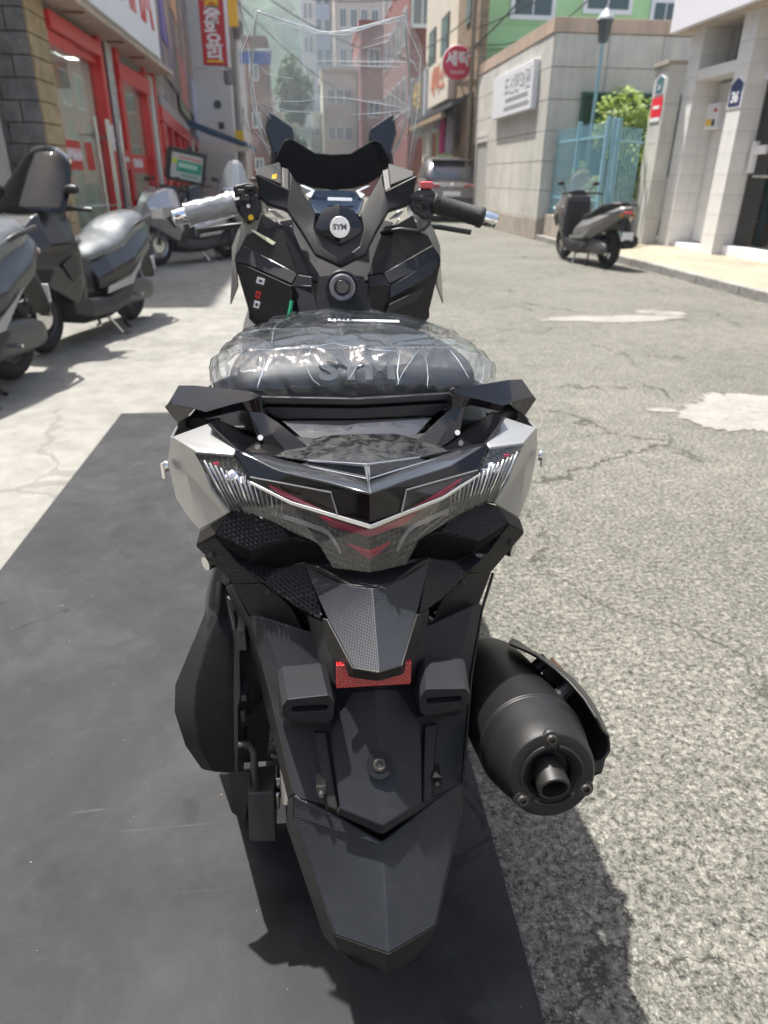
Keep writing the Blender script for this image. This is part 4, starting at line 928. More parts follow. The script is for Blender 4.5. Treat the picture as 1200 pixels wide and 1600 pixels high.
# ------------------------------------------------------------------ parked car
CARP = mat('grey_brown_metallic', (.17, .155, .155), .3, metal=.55, coat=.8)
car = empty('parked_car', (0, 0, 0), 'grey brown metallic SUV parked nose away in front of the laundry', 'car')
def cst(st):
    rings = []
    for y, zb, zt, wb, wm, wt in st:
        h = zt-zb; rings.append([(-wb, y, zb), (-wb*.5, y, zb-.01), (wb*.5, y, zb-.01), (wb, y, zb), (wm, y, zb+h*.3), (wm*.985, y, zb+h*.66), (wt, y, zt-.02), (wt*.5, y, zt), (-wt*.5, y, zt), (-wt, y, zt-.02), (-wm*.985, y, zb+h*.66), (-wm, y, zb+h*.3)])
    return loft(rings)
add('body', cst([(0.0, .50, .86, .60, .74, .62), (.03, .42, .98, .72, .85, .72), (.12, .36, 1.06, .80, .91, .78), (.6, .30, 1.08, .84, .925, .82), (2.4, .28, 1.06, .85, .93, .82), (3.5, .28, 1.0, .84, .92, .78), (4.3, .34, .86, .76, .86, .62), (4.55, .45, .7, .55, .7, .45)]), CARP, car, sub=2)
add('cabin', cst([(.14, 1.0, 1.10, .70, .76, .70), (.30, 1.0, 1.40, .74, .76, .62), (.55, 1.0, 1.62, .78, .76, .60), (1.0, 1.0, 1.70, .8, .77, .60), (2.0, 1.0, 1.70, .8, .77, .6), (2.7, 1.0, 1.5, .8, .76, .6), (3.4, .95, 1.05, .76, .74, .6)]), CARP, car, sub=2)
CGL = mat('car_glass', (.02, .03, .04), .05, coat=1, spec=1)
add('rear_window', loft([[(-.60, .13, 1.12), (.60, .13, 1.12), (.60, .16, 1.13), (-.60, .16, 1.13)], [(-.52, .42, 1.52), (.52, .42, 1.52), (.52, .46, 1.50), (-.52, .46, 1.50)]]), CGL, car, bevel=.02)
add('spoiler', box(-.58, .58, .28, .62, 1.57, 1.62), CARP, car, bevel=.02)
for s in (-1, 1):
    add('side_window', prism([(s*.785, .75, 1.12), (s*.79, 2.9, 1.10), (s*.66, 2.4, 1.52), (s*.655, .85, 1.56)], (s*.01, 0, 0)), CGL, car)
    tl = add('tail_light', prism([(s*.36, -.012, .90), (s*.86, .10, .88), (s*.90, .18, 1.02), (s*.70, .04, 1.0), (s*.36, -.01, .95)], (0, .05, 0)), REDL, car, bevel=.008)
    add('light_strip', prism([(s*.56, -.005, .93), (s*.76, .045, .915), (s*.76, .045, .955), (s*.56, -.002, .955)], (0, -.02, 0)), mat('pink_lens', (.85, .35, .35), .2), tl)
    add('reflector', box(min(s*.62, s*.8), max(s*.62, s*.8), .0, .05, .52, .57), REDL, car, bevel=.006)
    for y in (.85, 3.55):
        w = add('wheel', torus((s*.80, y, .34), (1, 0, 0), .25, .095, 30, 12, 1.15), TYRE, car, smooth=True); add('rim', lathe((s*.80-.09*1, y, .34), (1, 0, 0), [(.2, 0), (.2, .18), (.05, .16), (0, .16)], 20), RIMS, w)
    add('roof_rail', tube([(s*.6, .8, 1.71), (s*.6, 1.0, 1.75), (s*.6, 2.2, 1.75), (s*.6, 2.4, 1.71)], .015, 6), CHROME, car)
    add('door_mirror', xf(stations([(0, 0, .12, .05, .09, .06), (.08, .01, .12, .05, .09, .05)]), Matrix.Translation((s*1.0, 2.75, 1.05))), CARP, car, sub=1)
add('bumper', cst([(-.06, .40, .62, .55, .68, .6), (-.01, .34, .66, .74, .86, .8), (.2, .30, .62, .8, .92, .84)]), mat('dark_trim', (.05, .05, .05), .5), car, sub=1)
add('number_plate', box(-.26, .26, -.035, -.02, .68, .79), WHITE, car, bevel=.004)
add('chrome_strip', box(-.34, .34, -.03, .0, .925, .945), CHROME, car, bevel=.005)
add('emblem', lathe((0, -.045, .99), (0, 1, 0), [(.0, 0), (.05, 0), (.06, .012), (.06, .03)], 4), CHROME, car)
car.location = (4.33, 22.6, .0); car.rotation_euler[2] = R(-3)
car.scale = (1.02, 1.0, 1.08)
# ------------------------------------------------------------------ the scooter in front
hero = empty('maxi_scooter', (0, 1.2, 0), 'silver and matt black maxi scooter with film wrapped seat standing on the rubber mat', 'scooter')
def matte(name, col, rough, kind=None, scale=1.0):
    """moulded matt plastic: grain, or a woven / pyramid relief"""
    mt = bpy.data.materials.new(name); mt.use_nodes = True; t = NT(mt); b = t.b; co = t.coords()
    b.inputs['Roughness'].default_value = rough; b.inputs['Specular IOR Level'].default_value = .24
    n = t.noise(co, 5, 4, .6)
    c = t.ramp(n, [(.3, tuple(x*.85 for x in col)), (.7, tuple(x*1.15 for x in col))])
    du = t.math('MULTIPLY', t.ramp(t.noise(co, 48, 6, .7), [(.50, 0.0), (.78, .5)]), t.ramp(t.noise(co, 7, 3), [(.38, .1), (.62, 1.0)]))
    c = t.mix(du, c, (.05, .048, .045))
    if kind:
        mp = t.new('ShaderNodeMapping'); t.link(co, mp.inputs[0]); se = t.new('ShaderNodeSeparateXYZ'); t.link(mp.outputs[0], se.inputs[0])
        x, z = se.outputs[0], t.math('ADD', t.math('MULTIPLY', se.outputs[2], .62), t.math('MULTIPLY', se.outputs[1], .78))
    if kind == 'carbon':
        # twill: stripes running along alternate diagonals
        s = 150*scale
        a = t.math('ADD', x, z); d = t.math('SUBTRACT', x, z)
        row = t.math('FLOOR', t.math('MULTIPLY', a, s)); ph = t.math('ADD', t.math('MULTIPLY', d, s*.55), t.math('MULTIPLY', row, .5))
        w1 = t.math('ABSOLUTE', t.math('SUBTRACT', t.math('FRACT', ph), .5)); w2 = t.math('ABSOLUTE', t.math('SUBTRACT', t.math('FRACT', t.math('MULTIPLY', a, s)), .5))
        h = t.math('SUBTRACT', t.math('MULTIPLY', w1, 1.6), t.math('MULTIPLY', t.math('MULTIPLY', w2, w2), 2.0))
        c = t.mix(t.ramp(t.math('FRACT', ph), [(.4, 0.0), (.6, 1.0)]), tuple(x_*.55 for x_ in col), tuple(x_*1.7 for x_ in col))
        t.bump(h, .55, .0022)
    elif kind == 'dots':
        s = 520*scale
        a = t.math('MULTIPLY', t.math('ADD', x, z), s); d = t.math('MULTIPLY', t.math('SUBTRACT', x, z), s)
        h = t.math('MULTIPLY', t.math('SINE', t.math('MULTIPLY', a, 3.1416)), t.math('SINE', t.math('MULTIPLY', d, 3.1416)))
        t.bump(h, .3, .0009)
    elif kind == 'lines':
        h = t.math('SINE', t.math('MULTIPLY', t.math('ADD', z, t.math('MULTIPLY', x, .35)), 1700*scale)); t.bump(h, .22, .0006)
    else: t.bump(t.noise(co, 900, 2), .10, .0004)
    t.link(c, b.inputs['Base Color']); return mt
MAT1 = matte('matt_black_plastic', (.0085, .009, .010), .42)
MAT2 = matte('fender_plastic', (.0185, .020, .0235), .46)
MATS_ = matte('satin_dark_plastic', (.020, .0188, .0175), .45)
CARB = matte('carbon_weave', (.0085, .009, .0115), .34, 'carbon')
DOTS = matte('pyramid_grain_plastic', (.027, .030, .036), .42, 'dots')
LINES = matte('lined_plastic', (.022, .021, .0195), .4, 'lines')
SILVER = mat('pearl_silver_paint', (.33, .332, .33), .36, metal=.6, coat=.25)
PGLOSS = mat('piano_black', (.004, .004, .005), .05, spec=.5)
def dusty():
    mt = bpy.data.materials.new('dusty_black_gloss'); mt.use_nodes = True; t = NT(mt); b = t.b; co = t.coords()
    n = t.noise(co, 55, 6, .65, .6); c = t.ramp(n, [(.42, (.012, .012, .013)), (.68, (.024, .0235, .0225))]); t.link(c, b.inputs['Base Color'])
    t.link(t.ramp(n, [(.42, .12), (.60, .5)]), b.inputs['Roughness']); b.inputs['Coat Weight'].default_value = .4; return mt
DUSTY = dusty()
SCREWM = mat('screw_steel', (.25, .24, .23), .35, metal=.9)

def PX(u, v, Y, c=None):
    p = at(u, v, Y=Y)
    if c: p.x = 0
    return p
def symv(pts):
    vs = [PX(*p) for p in pts]; idx = []
    for i, p in enumerate(pts):
        if len(p) > 3: idx.append(i)
        else: vs.append(Vector((-vs[i].x, vs[i].y, vs[i].z))); idx.append(len(vs)-1)
    return vs, idx
def sympan(name, pts, faces, m_, par=hero, solid=.004, bevel=.0034, mirror=True, **kw):
    if mirror:
        vs, idx = symv(pts); fs = list(faces) + [tuple(idx[i] for i in reversed(f)) for f in faces]
        fs2 = []; seen = set()
        for f in fs:
            k = tuple(sorted(f))
            if k not in seen: seen.add(k); fs2.append(f)
    else: vs, fs2 = [PX(*p) for p in pts], faces
    used = sorted({i for f in fs2 for i in f}); mp = {o: n for n, o in enumerate(used)}
    return add(name, ([vs[i] for i in used], [tuple(mp[i] for i in f) for f in fs2]), m_, par, solid=solid, bevel=bevel, face=kw.pop('face', 'cam'), **kw)
def pairpan(name, pts, faces, m_, par=hero, solid=.004, bevel=.0034, **kw):
    vs = [PX(*p) for p in pts]; out = []
    pars = par if isinstance(par, (list, tuple)) else (par, par)
    for s, pr in zip((1, -1), pars):
        vv = vs if s > 0 else [Vector((-p.x, p.y, p.z)) for p in vs]
        out.append(add(name, (vv, faces), m_, pr, solid=solid, bevel=bevel, face=kw.get('face', 'cam'), **{k: q for k, q in kw.items() if k != 'face'}))
    return out
def poly(*n): return [tuple(range(n[0]))]

# ---- rear fender ---------------------------------------------------------------
fend = sympan('rear_fender', [
    (387, 962, .83), (420, 1075, .765), (440, 1165, .70), (457, 1240, .652),        # 0-3 outer edge
    (405, 962, .815), (433, 1040, .77), (470, 1150, .70), (470, 1250, .640),        # 4-7
    (478, 985, .79), (505, 1060, .745), (513, 1141, .695), (532, 1264, .625),       # 8-11 shield left edge
    (587, 1000, .745, 'c'), (587, 1076, .70, 'c'), (588, 1190, .65, 'c'), (591, 1293, .602, 'c')],   # 12-15
    [(0, 1, 5, 4), (1, 2, 6, 5), (2, 3, 7, 6), (4, 5, 9, 8), (5, 6, 10, 9), (6, 7, 11, 10), (8, 9, 13, 12), (9, 10, 14, 13), (10, 11, 15, 14)], MAT2, solid=.006, bevel=.003)
# raised centre shield
sympan('fender_shield', [(549, 1082, .705), (516, 1141, .684), (530, 1263, .613), (524, 1272, .613), (591, 1291, .592, 'c'), (592, 1306, .594, 'c'), (587, 1076, .692, 'c'), (588, 1190, .64, 'c'), (522, 1200, .65)],
    [(0, 1, 8, 7, 6), (8, 2, 4, 7), (2, 3, 5, 4)], MAT2, fend, solid=.012, bevel=.0025)
# side cover that runs down either side of the fender
pairpan('fender_side_rail', [(362, 912, .885), (388, 968, .84), (420, 1078, .766), (440, 1166, .702), (457, 1241, .652), (450, 1250, .70), (430, 1170, .78), (408, 1080, .85), (376, 975, .92), (352, 918, .95)],
    [(0, 1, 8, 9), (1, 2, 7, 8), (2, 3, 6, 7), (3, 4, 5, 6)], MATS_, fend, solid=.004)
for k, o in enumerate(pairpan('fender_side_rib', [(488, 1142, .688), (510, 1142, .688), (530, 1270, .616), (512, 1262, .622)], poly(4), MATS_, fend, solid=.008)): pass
# lower flap
flap = sympan('mud_flap', [
    (459, 1243, .646), (470, 1250, .640), (591, 1300, .600, 'c'), (593, 1316, .598, 'c'), (526, 1276, .617),   # 0-4
    (458, 1276, .640), (523, 1462, .543), (601, 1492, .512, 'c')],
    [(0, 1, 4, 5), (4, 3, 7, 6, 5)], DOTS, solid=.006, bevel=.003)
# left face dimpled, lip below
sympan('flap_lip', [(523, 1463, .5425), (601, 1493, .5115, 'c'), (604, 1521, .520, 'c'), (562, 1513, .53), (530, 1487, .552)],
    [(0, 1, 2, 3, 4)], MATS_, flap, solid=.006, bevel=.002)
pairpan('flap_side', [(458, 1243, .647), (457, 1277, .641), (522, 1463, .544), (529, 1488, .553), (505, 1462, .60), (447, 1290, .69), (449, 1250, .69)], [(0, 1, 5, 6), (1, 2, 4, 5), (2, 3, 4)], MATS_, flap, solid=.004, bevel=.0015)
# centre bolt in an oval recess
c0 = PX(588.5, 1196, .636, 'c'); nrm = (CAM_POS-c0).normalized()
cb = add('bolt_recess', lathe(c0+nrm*.002, -nrm, [(.0165, -.0005), (.0165, .004), (.0, .004)], 28), MAT1, fend, smooth=False)
add('bolt_head', lathe(c0+nrm*.002, nrm, [(.0085, 0), (.0085, .002), (.0068, .003), (.004, .003), (.004, .001), (0, .001)], 24), mat('dark_screw', (.06, .055, .05), .4, metal=.6), cb, bevel=.0006)
# number plate brackets
def bracket():
    front = [(441, 1103, .668), (449, 1093, .668), (513, 1086, .668), (522, 1096, .668), (521, 1122, .668), (512, 1129, .668), (450, 1127, .668), (441, 1116, .668)]
    back = [(433, 1050, .745), (441, 1042, .745), (500, 1036, .742), (512, 1044, .74), (525, 1090, .70), (518, 1130, .70), (455, 1135, .705), (436, 1116, .72)]
    P_ = [PX(*p) for p in front]; Q_ = [PX(*p) for p in back]
    # a slot in the front face: ring of faces round it
    sl = [PX(*p) for p in ((455, 1108.5, .668), (458, 1104.5, .668), (508, 1101.5, .668), (513, 1104, .668), (511, 1109.5, .668), (508, 1111, .668), (460, 1113.5, .668), (456, 1112, .668))]
    si = [p + Vector((0, .02, .002)) for p in sl]
    vs = P_ + Q_ + sl + si; n = 8; fs = []
    for i in range(n):
        j = (i+1) % n
        fs += [(i, j, n+j, n+i), (i, j, 2*n+j, 2*n+i), (2*n+i, 2*n+j, 3*n+j, 3*n+i)]
    fs.append(tuple(range(3*n, 4*n))); return vs, fs
vb, fb = bracket()
add('plate_bracket', (vb, fb), MAT2, fend, bevel=.0016); add('plate_bracket', ([Vector((-p.x, p.y, p.z)) for p in vb], fb), MAT2, fend, bevel=.0016)
# clips with bolts
for s in (1, -1):
    q = [PX(489, 1210, .665), PX(511, 1190, .672), PX(514, 1222, .648), PX(513, 1246, .636), PX(492, 1240, .645)]
    q = [Vector((p.x*s, p.y, p.z)) for p in q]
    o = add('flap_clip', prism(q, (0, .03, .004)), MAT2, fend, bevel=.0015)
    p = PX(502, 1236, .636); p.x *= s
    add('clip_bolt', join(cyl(p, p+Vector((0, -.010, .002)), .0036, .003, 12), box(p.x-.006, p.x+.006, p.y-.001, p.y+.02, p.z-.004, p.z+.010)), SCREWM if s > 0 else MAT1, o)
# red reflector
rf = add('red_reflector', prism([PX(525, 1040, .688), PX(643, 1036, .688), PX(642, 1069, .680), PX(525, 1076, .680)], (0, .008, 0)), None, hero, bevel=.001)
def reflm():
    mt = bpy.data.materials.new('red_reflector_plastic'); mt.use_nodes = True; t = NT(mt); co = t.coords(); b = t.b
    se = t.new('ShaderNodeSeparateXYZ'); t.link(co, se.inputs[0])
    h = t.math('MULTIPLY', t.math('SINE', t.math('MULTIPLY', se.outputs[0], 1400)), t.math('SINE', t.math('MULTIPLY', se.outputs[2], 1100)))
    c = t.ramp(h, [(.0, (.28, .004, .008)), (.5, (.55, .01, .015)), (1, (.75, .05, .04))]); t.link(c, b.inputs['Base Color']); b.inputs['Roughness'].default_value = .25; b.inputs['Coat Weight'].default_value = 1; t.bump(h, .6, .001); return mt
rf.data.materials.append(reflm())

# ---- tail: tongue, wings, carbon --------------------------------------------------
tong = sympan('plate_light_tongue', [
    (474, 878, .815), (487, 913, .792), (511, 967, .745), (551, 1044, .672),      # 0-3 left edge
    (590, 1051, .655, 'c'), (588, 960, .722, 'c'), (587, 918, .752, 'c'), (550, 916, .757),   # 4-7
    ], [(0, 1, 7), (1, 2, 5, 6, 7), (2, 3, 4, 5)], DOTS, solid=.01, bevel=.0025)
sympan('tongue_upper', [(474, 877, .8155), (500, 884, .79), (550, 915, .758), (587, 917, .753, 'c'), (586, 893, .79, 'c'), (521, 886, .80)], [(0, 1, 2, 5), (2, 3, 4, 5)], MAT1, tong, solid=.008)
pairpan('tongue_side', [(503, 966, .748), (511, 968, .744), (551, 1045, .671), (553, 1060, .676), (541, 1056, .69), (511, 1016, .725)], [(0, 1, 2, 4, 5), (2, 3, 4)], MATS_, tong, solid=.004, bevel=.0012)
sympan('tongue_lip', [(551, 1045, .671), (590, 1052, .654, 'c'), (591, 1065, .660, 'c'), (553, 1060, .677)], [(0, 1, 2, 3)], MATS_, tong, solid=.008, bevel=.0015)
pairpan('tongue_mount', [(478, 960, .80), (512, 972, .76), (530, 1040, .72), (530, 1075, .70), (507, 1062, .74), (490, 1010, .775)], poly(6), BLACKP, tong, solid=.02)
# upper carbon wing
wing = pairpan('carbon_wing', [(381, 796, .868), (355, 804, .880), (337, 835, .868), (390, 861, .835), (455, 840, .838), (439, 820, .848)], poly(6), CARB, solid=.006, bevel=.0025)
pairpan('wing_rim', [(355, 803, .881), (349, 806, .884), (311, 829, .895), (305, 853, .885), (335, 836, .869)], poly(5), MATS_, wing, solid=.005)
pairpan('wing_underside', [(390, 861.5, .836), (455, 840.5, .839), (478, 844, .835), (503, 853, .83), (521, 880, .835), (500, 884, .85), (474, 879, .845), (429, 890, .86), (397, 880, .87)], poly(9), MAT1, wing, solid=.005)
# lower carbon strip
strip = pairpan('carbon_strip', [(337, 843, .885), (370, 879, .858), (413, 911, .828), (461, 948, .792), (500, 968, .765), (503, 962, .764), (486, 909, .80), (474, 879, .825), (429, 890, .845), (397, 880, .866)],
    [(0, 1, 9), (1, 2, 8, 9), (2, 3, 7, 8), (3, 4, 5, 6, 7)], CARB, solid=.006, bevel=.002)
# satin side pieces
side = pairpan('tail_side_cover', [(305, 853.5, .886), (335, 838, .872), (370, 880, .861), (407, 911, .835), (366, 913, .868)], [(0, 1, 2, 3, 4)], LINES, solid=.005, bevel=.002)
pairpan('tail_lower_cover', [(362, 912, .884), (407, 911, .838), (431, 925, .835), (455, 950, .83), (480, 1000, .80), (487, 1030, .785), (432, 1000, .815), (393, 968, .838)],
    [(0, 1, 2, 7), (2, 3, 6, 7), (3, 4, 5, 6)], MATS_, side, solid=.005, bevel=.003)
# dark hollow behind the wings
add('under_tail', stations([(.80, .60, .74, .10, .13, .12), (1.0, .55, .82, .14, .18, .18), (1.35, .42, .86, .16, .20, .19), (1.5, .40, .8, .15, .2, .17)]), BLACKP, hero, sub=1)

pairpan('tail_backing', [(310, 845, .91), (370, 800, .91), (470, 840, .90), (480, 905, .86), (500, 972, .82), (470, 975, .86), (400, 925, .89)], poly(7), BLACKP, solid=.01)
for s in (1, -1):                                   # cover screws
    for u, v, Y in ((419, 924, .838), (402, 985, .842), (330, 868, .878)):
        p = PX(u, v, Y-.004); p.x *= s; n_ = (CAM_POS-p).normalized()
        add('cover_screw', lathe(p, n_, [(.0045, -.004), (.0045, .001), (.003, .002), (.0018, .002), (.0018, .0005), (0, .0005)], 14), mat('dark_screw', (.06, .055, .05), .4, metal=.6), hero)
# ---- rear lamp ---------------------------------------------------------------------
lampg = film('lamp_lens', (.78, .78, .79), .015, .02, 1.5, 0, boost=2.2)
SMK = film('smoked_lamp_lens', (.78, .77, .78), .0, .02, 1.5, 0, boost=1.2)
lens = sympan('tail_lamp', [(305, 707, .878), (358, 800.5, .862), (378, 796, .850), (419, 812, .832), (498, 849, .792), (521, 887, .783), (585, 894, .770, 'c'), (580, 825, .775, 'c'), (454, 786, .815), (390, 753, .850), (366.5, 712, .873)],
    [(0, 1, 2, 9, 10), (2, 3, 8, 9), (3, 4, 8), (4, 7, 8), (4, 5, 6, 7)], lampg, solid=0, bevel=0, smooth=False)
def fluted():
    mt = bpy.data.materials.new('lamp_reflector_grey'); mt.use_nodes = True; t = NT(mt); b = t.b; co = t.coords()
    se = t.new('ShaderNodeSeparateXYZ'); t.link(co, se.inputs[0])
    h = t.math('ABSOLUTE', t.math('SINE', t.math('MULTIPLY', se.outputs[0], 420))); h2 = t.math('ABSOLUTE', t.math('SINE', t.math('MULTIPLY', t.math('SUBTRACT', se.outputs[2], t.math('MULTIPLY', t.math('ABSOLUTE', se.outputs[0]), .42)), 330)))
    t.bump(t.math('ADD', h, h2), .55, .003); b.inputs['Metallic'].default_value = .8; b.inputs['Roughness'].default_value = .2
    t.link(t.ramp(t.noise(co, 14, 3), [(.35, (.035, .035, .037)), (.65, (.13, .128, .12))]), b.inputs['Base Color']); return mt
sympan('lamp_housing', [(303, 706, .90), (357, 802, .89), (378, 798, .875), (419, 814, .86), (498, 851, .82), (521, 889, .812), (585, 896, .805, 'c'), (580, 822, .81, 'c'), (454, 784, .845), (390, 751, .875), (366, 710, .897)],
    [(0, 1, 2, 9, 10), (2, 3, 8, 9), (3, 4, 8), (4, 7, 8), (4, 5, 6, 7)], fluted(), lens, solid=.004, bevel=0)
LAMPRED = mat('lamp_red', (.40, .004, .05), .15, coat=.6)
CHR = mat('lamp_chrome', (.72, .73, .75), .12, metal=1)
sympan('chrome_strip', [(390, 752, .846), (454, 783.5, .811), (580, 820, .770, 'c'), (580, 828, .769, 'c'), (454, 789.3, .810), (390, 757, .846)], [(0, 1, 4, 5), (1, 2, 3, 4)], CHR, lens, solid=.004, bevel=.0012)
sympan('red_strip', [(498, 807, .800), (580, 829, .785, 'c'), (580, 839, .785, 'c'), (520, 824, .800)], [(0, 1, 2, 3)], LAMPRED, lens, solid=.003, bevel=0)
sympan('red_element', [(544, 851, .795), (585, 862, .783, 'c'), (585, 874, .783, 'c'), (562, 866, .79)], [(0, 1, 2, 3)], LAMPRED, lens, solid=.003, bevel=0)
sympan('red_element_edge', [(543, 850, .792), (585, 861, .780, 'c'), (585, 864, .780, 'c'), (546, 853.5, .792)], [(0, 1, 2, 3)], mat('lamp_red_edge', (.65, .02, .05), .2, coat=.5), lens, solid=.002, bevel=0)
for s in (1, -1):                                   # light guide
    pts = [PX(*p) for p in ((425, 800, .838), (465, 812, .822), (502, 825, .806), (514, 832, .80), (524, 846, .798), (532, 862, .797))]
    for k, off in enumerate((0, 5)):
        pp = [Vector((p.x*s, p.y, p.z-off*.0007)) for p in pts]
        add('light_guide', tube(pp, .0016, 6), mat('light_guide_clear', (.42, .42, .41), .25), lens, smooth=True)
    for k in range(16):
        f = k/15; i = min(int(f*3), 2); g = f*3-i; p = pts[i].lerp(pts[i+1], g); p = Vector((p.x*s, p.y+.002, p.z-.002))
        add('light_guide_tooth', box(p.x-.0006, p.x+.0006, p.y-.001, p.y+.001, p.z-.004, p.z+.004), mat('light_guide_clear', (.42, .42, .41), .25), lens)
    top0, top1 = PX(318, 722, .868), PX(440, 778, .822); bot0, bot1 = PX(362, 800, .858), PX(440, 818, .826)
    for k in range(15):                              # fluted corner
        f = k/14; a, b_ = top0.lerp(top1, f), bot0.lerp(bot1, f)
        a, b_ = [Vector((p.x*s, p.y+.006, p.z)) for p in (a, b_)]
        add('lamp_flute', tube([a, a.lerp(b_, .5)+Vector((0, -.003, 0)), b_], .0017 if k < 9 else .0011, 6), CHR if k % 3 == 0 else mat('lamp_flute_clear', (.30, .30, .31), .12, metal=.5), lens, smooth=True)
    bulb = [PX(345, 738, .868), PX(358, 726, .866), PX(372, 740, .862), PX(379, 748, .858)]
    p = bulb[1].lerp(bulb[2], .3); p = Vector((p.x*s, p.y+.004, p.z-.006))
    add('bulb_reflector', lathe(p+Vector((0, 0, -.008)), (0, -.3, 1), [(.013, 0), (.011, .004), (.006, .008), (.0, .010)], 16), mat('bulb_chrome', (.85, .85, .86), .18, metal=1), lens, smooth=True)
    p2 = bulb[3]; p2 = Vector((p2.x*s, p2.y+.004, p2.z-.004))
    add('bulb_reflector', xf(lathe((0, 0, 0), (0, 0, 1), [(.008, 0), (.005, .006), (0, .007)], 10), Matrix.Translation(p2)), CHR, lens)
    add('amber_fleck', box(PX(337, 727, .872).x*s-.004, PX(337, 727, .872).x*s+.004, .874, .878, PX(337, 727, .872).z-.002, PX(337, 727, .872).z+.002), LAMPRED, lens)
# inner upper window with the red light bar
inn = pairpan('upper_lamp_window', [(368, 714, .872), (390, 744, .853), (517, 769, .802), (527, 803, .790), (454, 783, .813), (391, 752, .849)], [(0, 1, 5), (1, 2, 3, 4, 5)], SMK, solid=0, bevel=0, smooth=False)
pairpan('window_back', [(367, 712, .888), (390, 743, .866), (517, 768, .815), (527, 804, .803), (454, 784, .826), (391, 753, .862)], [(0, 1, 5), (1, 2, 3, 4, 5)], mat('lamp_black', (.012, .012, .013), .2, coat=.6), inn, solid=.003, bevel=0)
pairpan('red_light_bar', [(419, 758, .838), (455, 774, .822), (512, 801, .797), (476, 792, .81), (440, 775, .828)], poly(5), LAMPRED, inn, solid=.002, bevel=0)
for s, pr in zip((1, -1), inn):
    pp = [PX(*p) for p in ((391, 745, .851), (517, 769, .800), (527, 803, .788))]
    add('window_edge', tube([Vector((p.x*s, p.y-.001, p.z)) for p in pp], .0011, 6), mat('edge_grey', (.25, .25, .26), .3, metal=.5), pr)
# ---- gloss black V panel, ridge and deck ----------------------------------------------
vpan = sympan('rear_v_panel', [(366, 709, .876), (375, 706, .878), (437, 736, .846), (512, 753, .810), (580, 772, .785, 'c'), (581, 820, .779, 'c'), (528, 803, .7905), (517.5, 768.5, .803), (390, 743.5, .854)],
    [(0, 1, 2, 8), (2, 3, 7, 8), (3, 4, 5, 6, 7)], PGLOSS, solid=.005, bevel=.0012)
ridge = sympan('rear_ridge', [(483, 720, .876), (578, 727, .832, 'c'), (578, 746, .826, 'c'), (468, 725, .876), (440, 717, .886), (578, 749, .812, 'c'), (579, 771, .783, 'c'), (512, 753, .808), (437, 736, .845), (376, 706, .880), (420, 712, .895)],
    [(0, 1, 2, 3), (3, 2, 5, 4), (4, 5, 6, 7, 8), (4, 8, 9, 10)], mat('ridge_gloss', (.055, .058, .065), .10, metal=.6, coat=.6), solid=.004, bevel=.0016)
LEDGE = mat('painted_edge_gleam', (.34, .36, .39), .14, metal=.7, coat=1)  # bright reflection on ridge edges and keel, painted as a lighter colour
sympan('ridge_edge', [(479, 719, .874), (578, 725, .830, 'c'), (578, 730, .829, 'c'), (483, 722, .873)], [(0, 1, 2, 3)], LEDGE, ridge, solid=.004, bevel=.001)
sympan('ridge_edge', [(450, 722, .876), (578, 748, .809, 'c'), (578, 751, .807, 'c'), (455, 725, .875)], [(0, 1, 2, 3)], LEDGE, ridge, solid=.004, bevel=.001)
sympan('ridge_keel', [(574, 727, .830), (580, 726, .824, 'c'), (581, 771, .777, 'c'), (574, 770, .783)], [(0, 1, 2, 3)], LEDGE, ridge, solid=.004, bevel=.0014)
deck = sympan('tail_deck', [(507, 680, .955), (572, 677, .955, 'c'), (578, 726, .833, 'c'), (481, 719, .878), (430, 712, .905), (440, 700, .94), (475, 692, .955)], [(0, 1, 2, 3), (0, 3, 4, 5, 6)], DUSTY, solid=.004, bevel=.0015)
pairpan('tail_shoulder', [(325, 660, .955), (372, 704, .885), (430, 713, .906), (455, 703, .93), (440, 695, .97), (390, 676, 1.0), (340, 655, 1.01)], poly(7), PGLOSS, solid=.004, bevel=.003)
# under-seat gloss band
sympan('tail_band', [(440, 657, 1.0), (571, 656, 1.0, 'c'), (571, 679, .958, 'c'), (505, 681, .958), (478, 690, .962)], [(0, 1, 2, 3, 4)], mat('band_gloss', (.035, .038, .045), .08, coat=1, spec=1, metal=.7), solid=.006, bevel=.0015)
pairpan('deck_catch', [(499, 692, .937), (478, 697, .935), (452, 680, .965), (500, 684, .965)], poly(4), BLACKP, solid=.012)

# ---- silver tail sides -----------------------------------------------------------------
silv = pairpan('silver_tail_side', [
    (266, 683, .985), (307, 703, .905), (358, 802, .868), (351, 806, .880), (310, 828, .905), (296, 812, .96), (275, 780, 1.02), (262, 722, 1.02),   # 0-7
    (330, 765, .889), (290, 735, .955)],
    [(0, 1, 9, 7), (1, 8, 9), (8, 2, 3), (9, 8, 3), (9, 3, 4, 5), (7, 9, 5, 6)], SILVER, solid=.005, bevel=.004)
pairpan('silver_pod', [(267, 682, .985), (325, 661, .985), (370, 701, .892), (366, 711, .882), (306, 706, .888), (309, 697, .905)], [(0, 1, 2, 5), (5, 2, 3, 4), (0, 5, 4)], SILVER, silv, solid=.005, bevel=.0025)
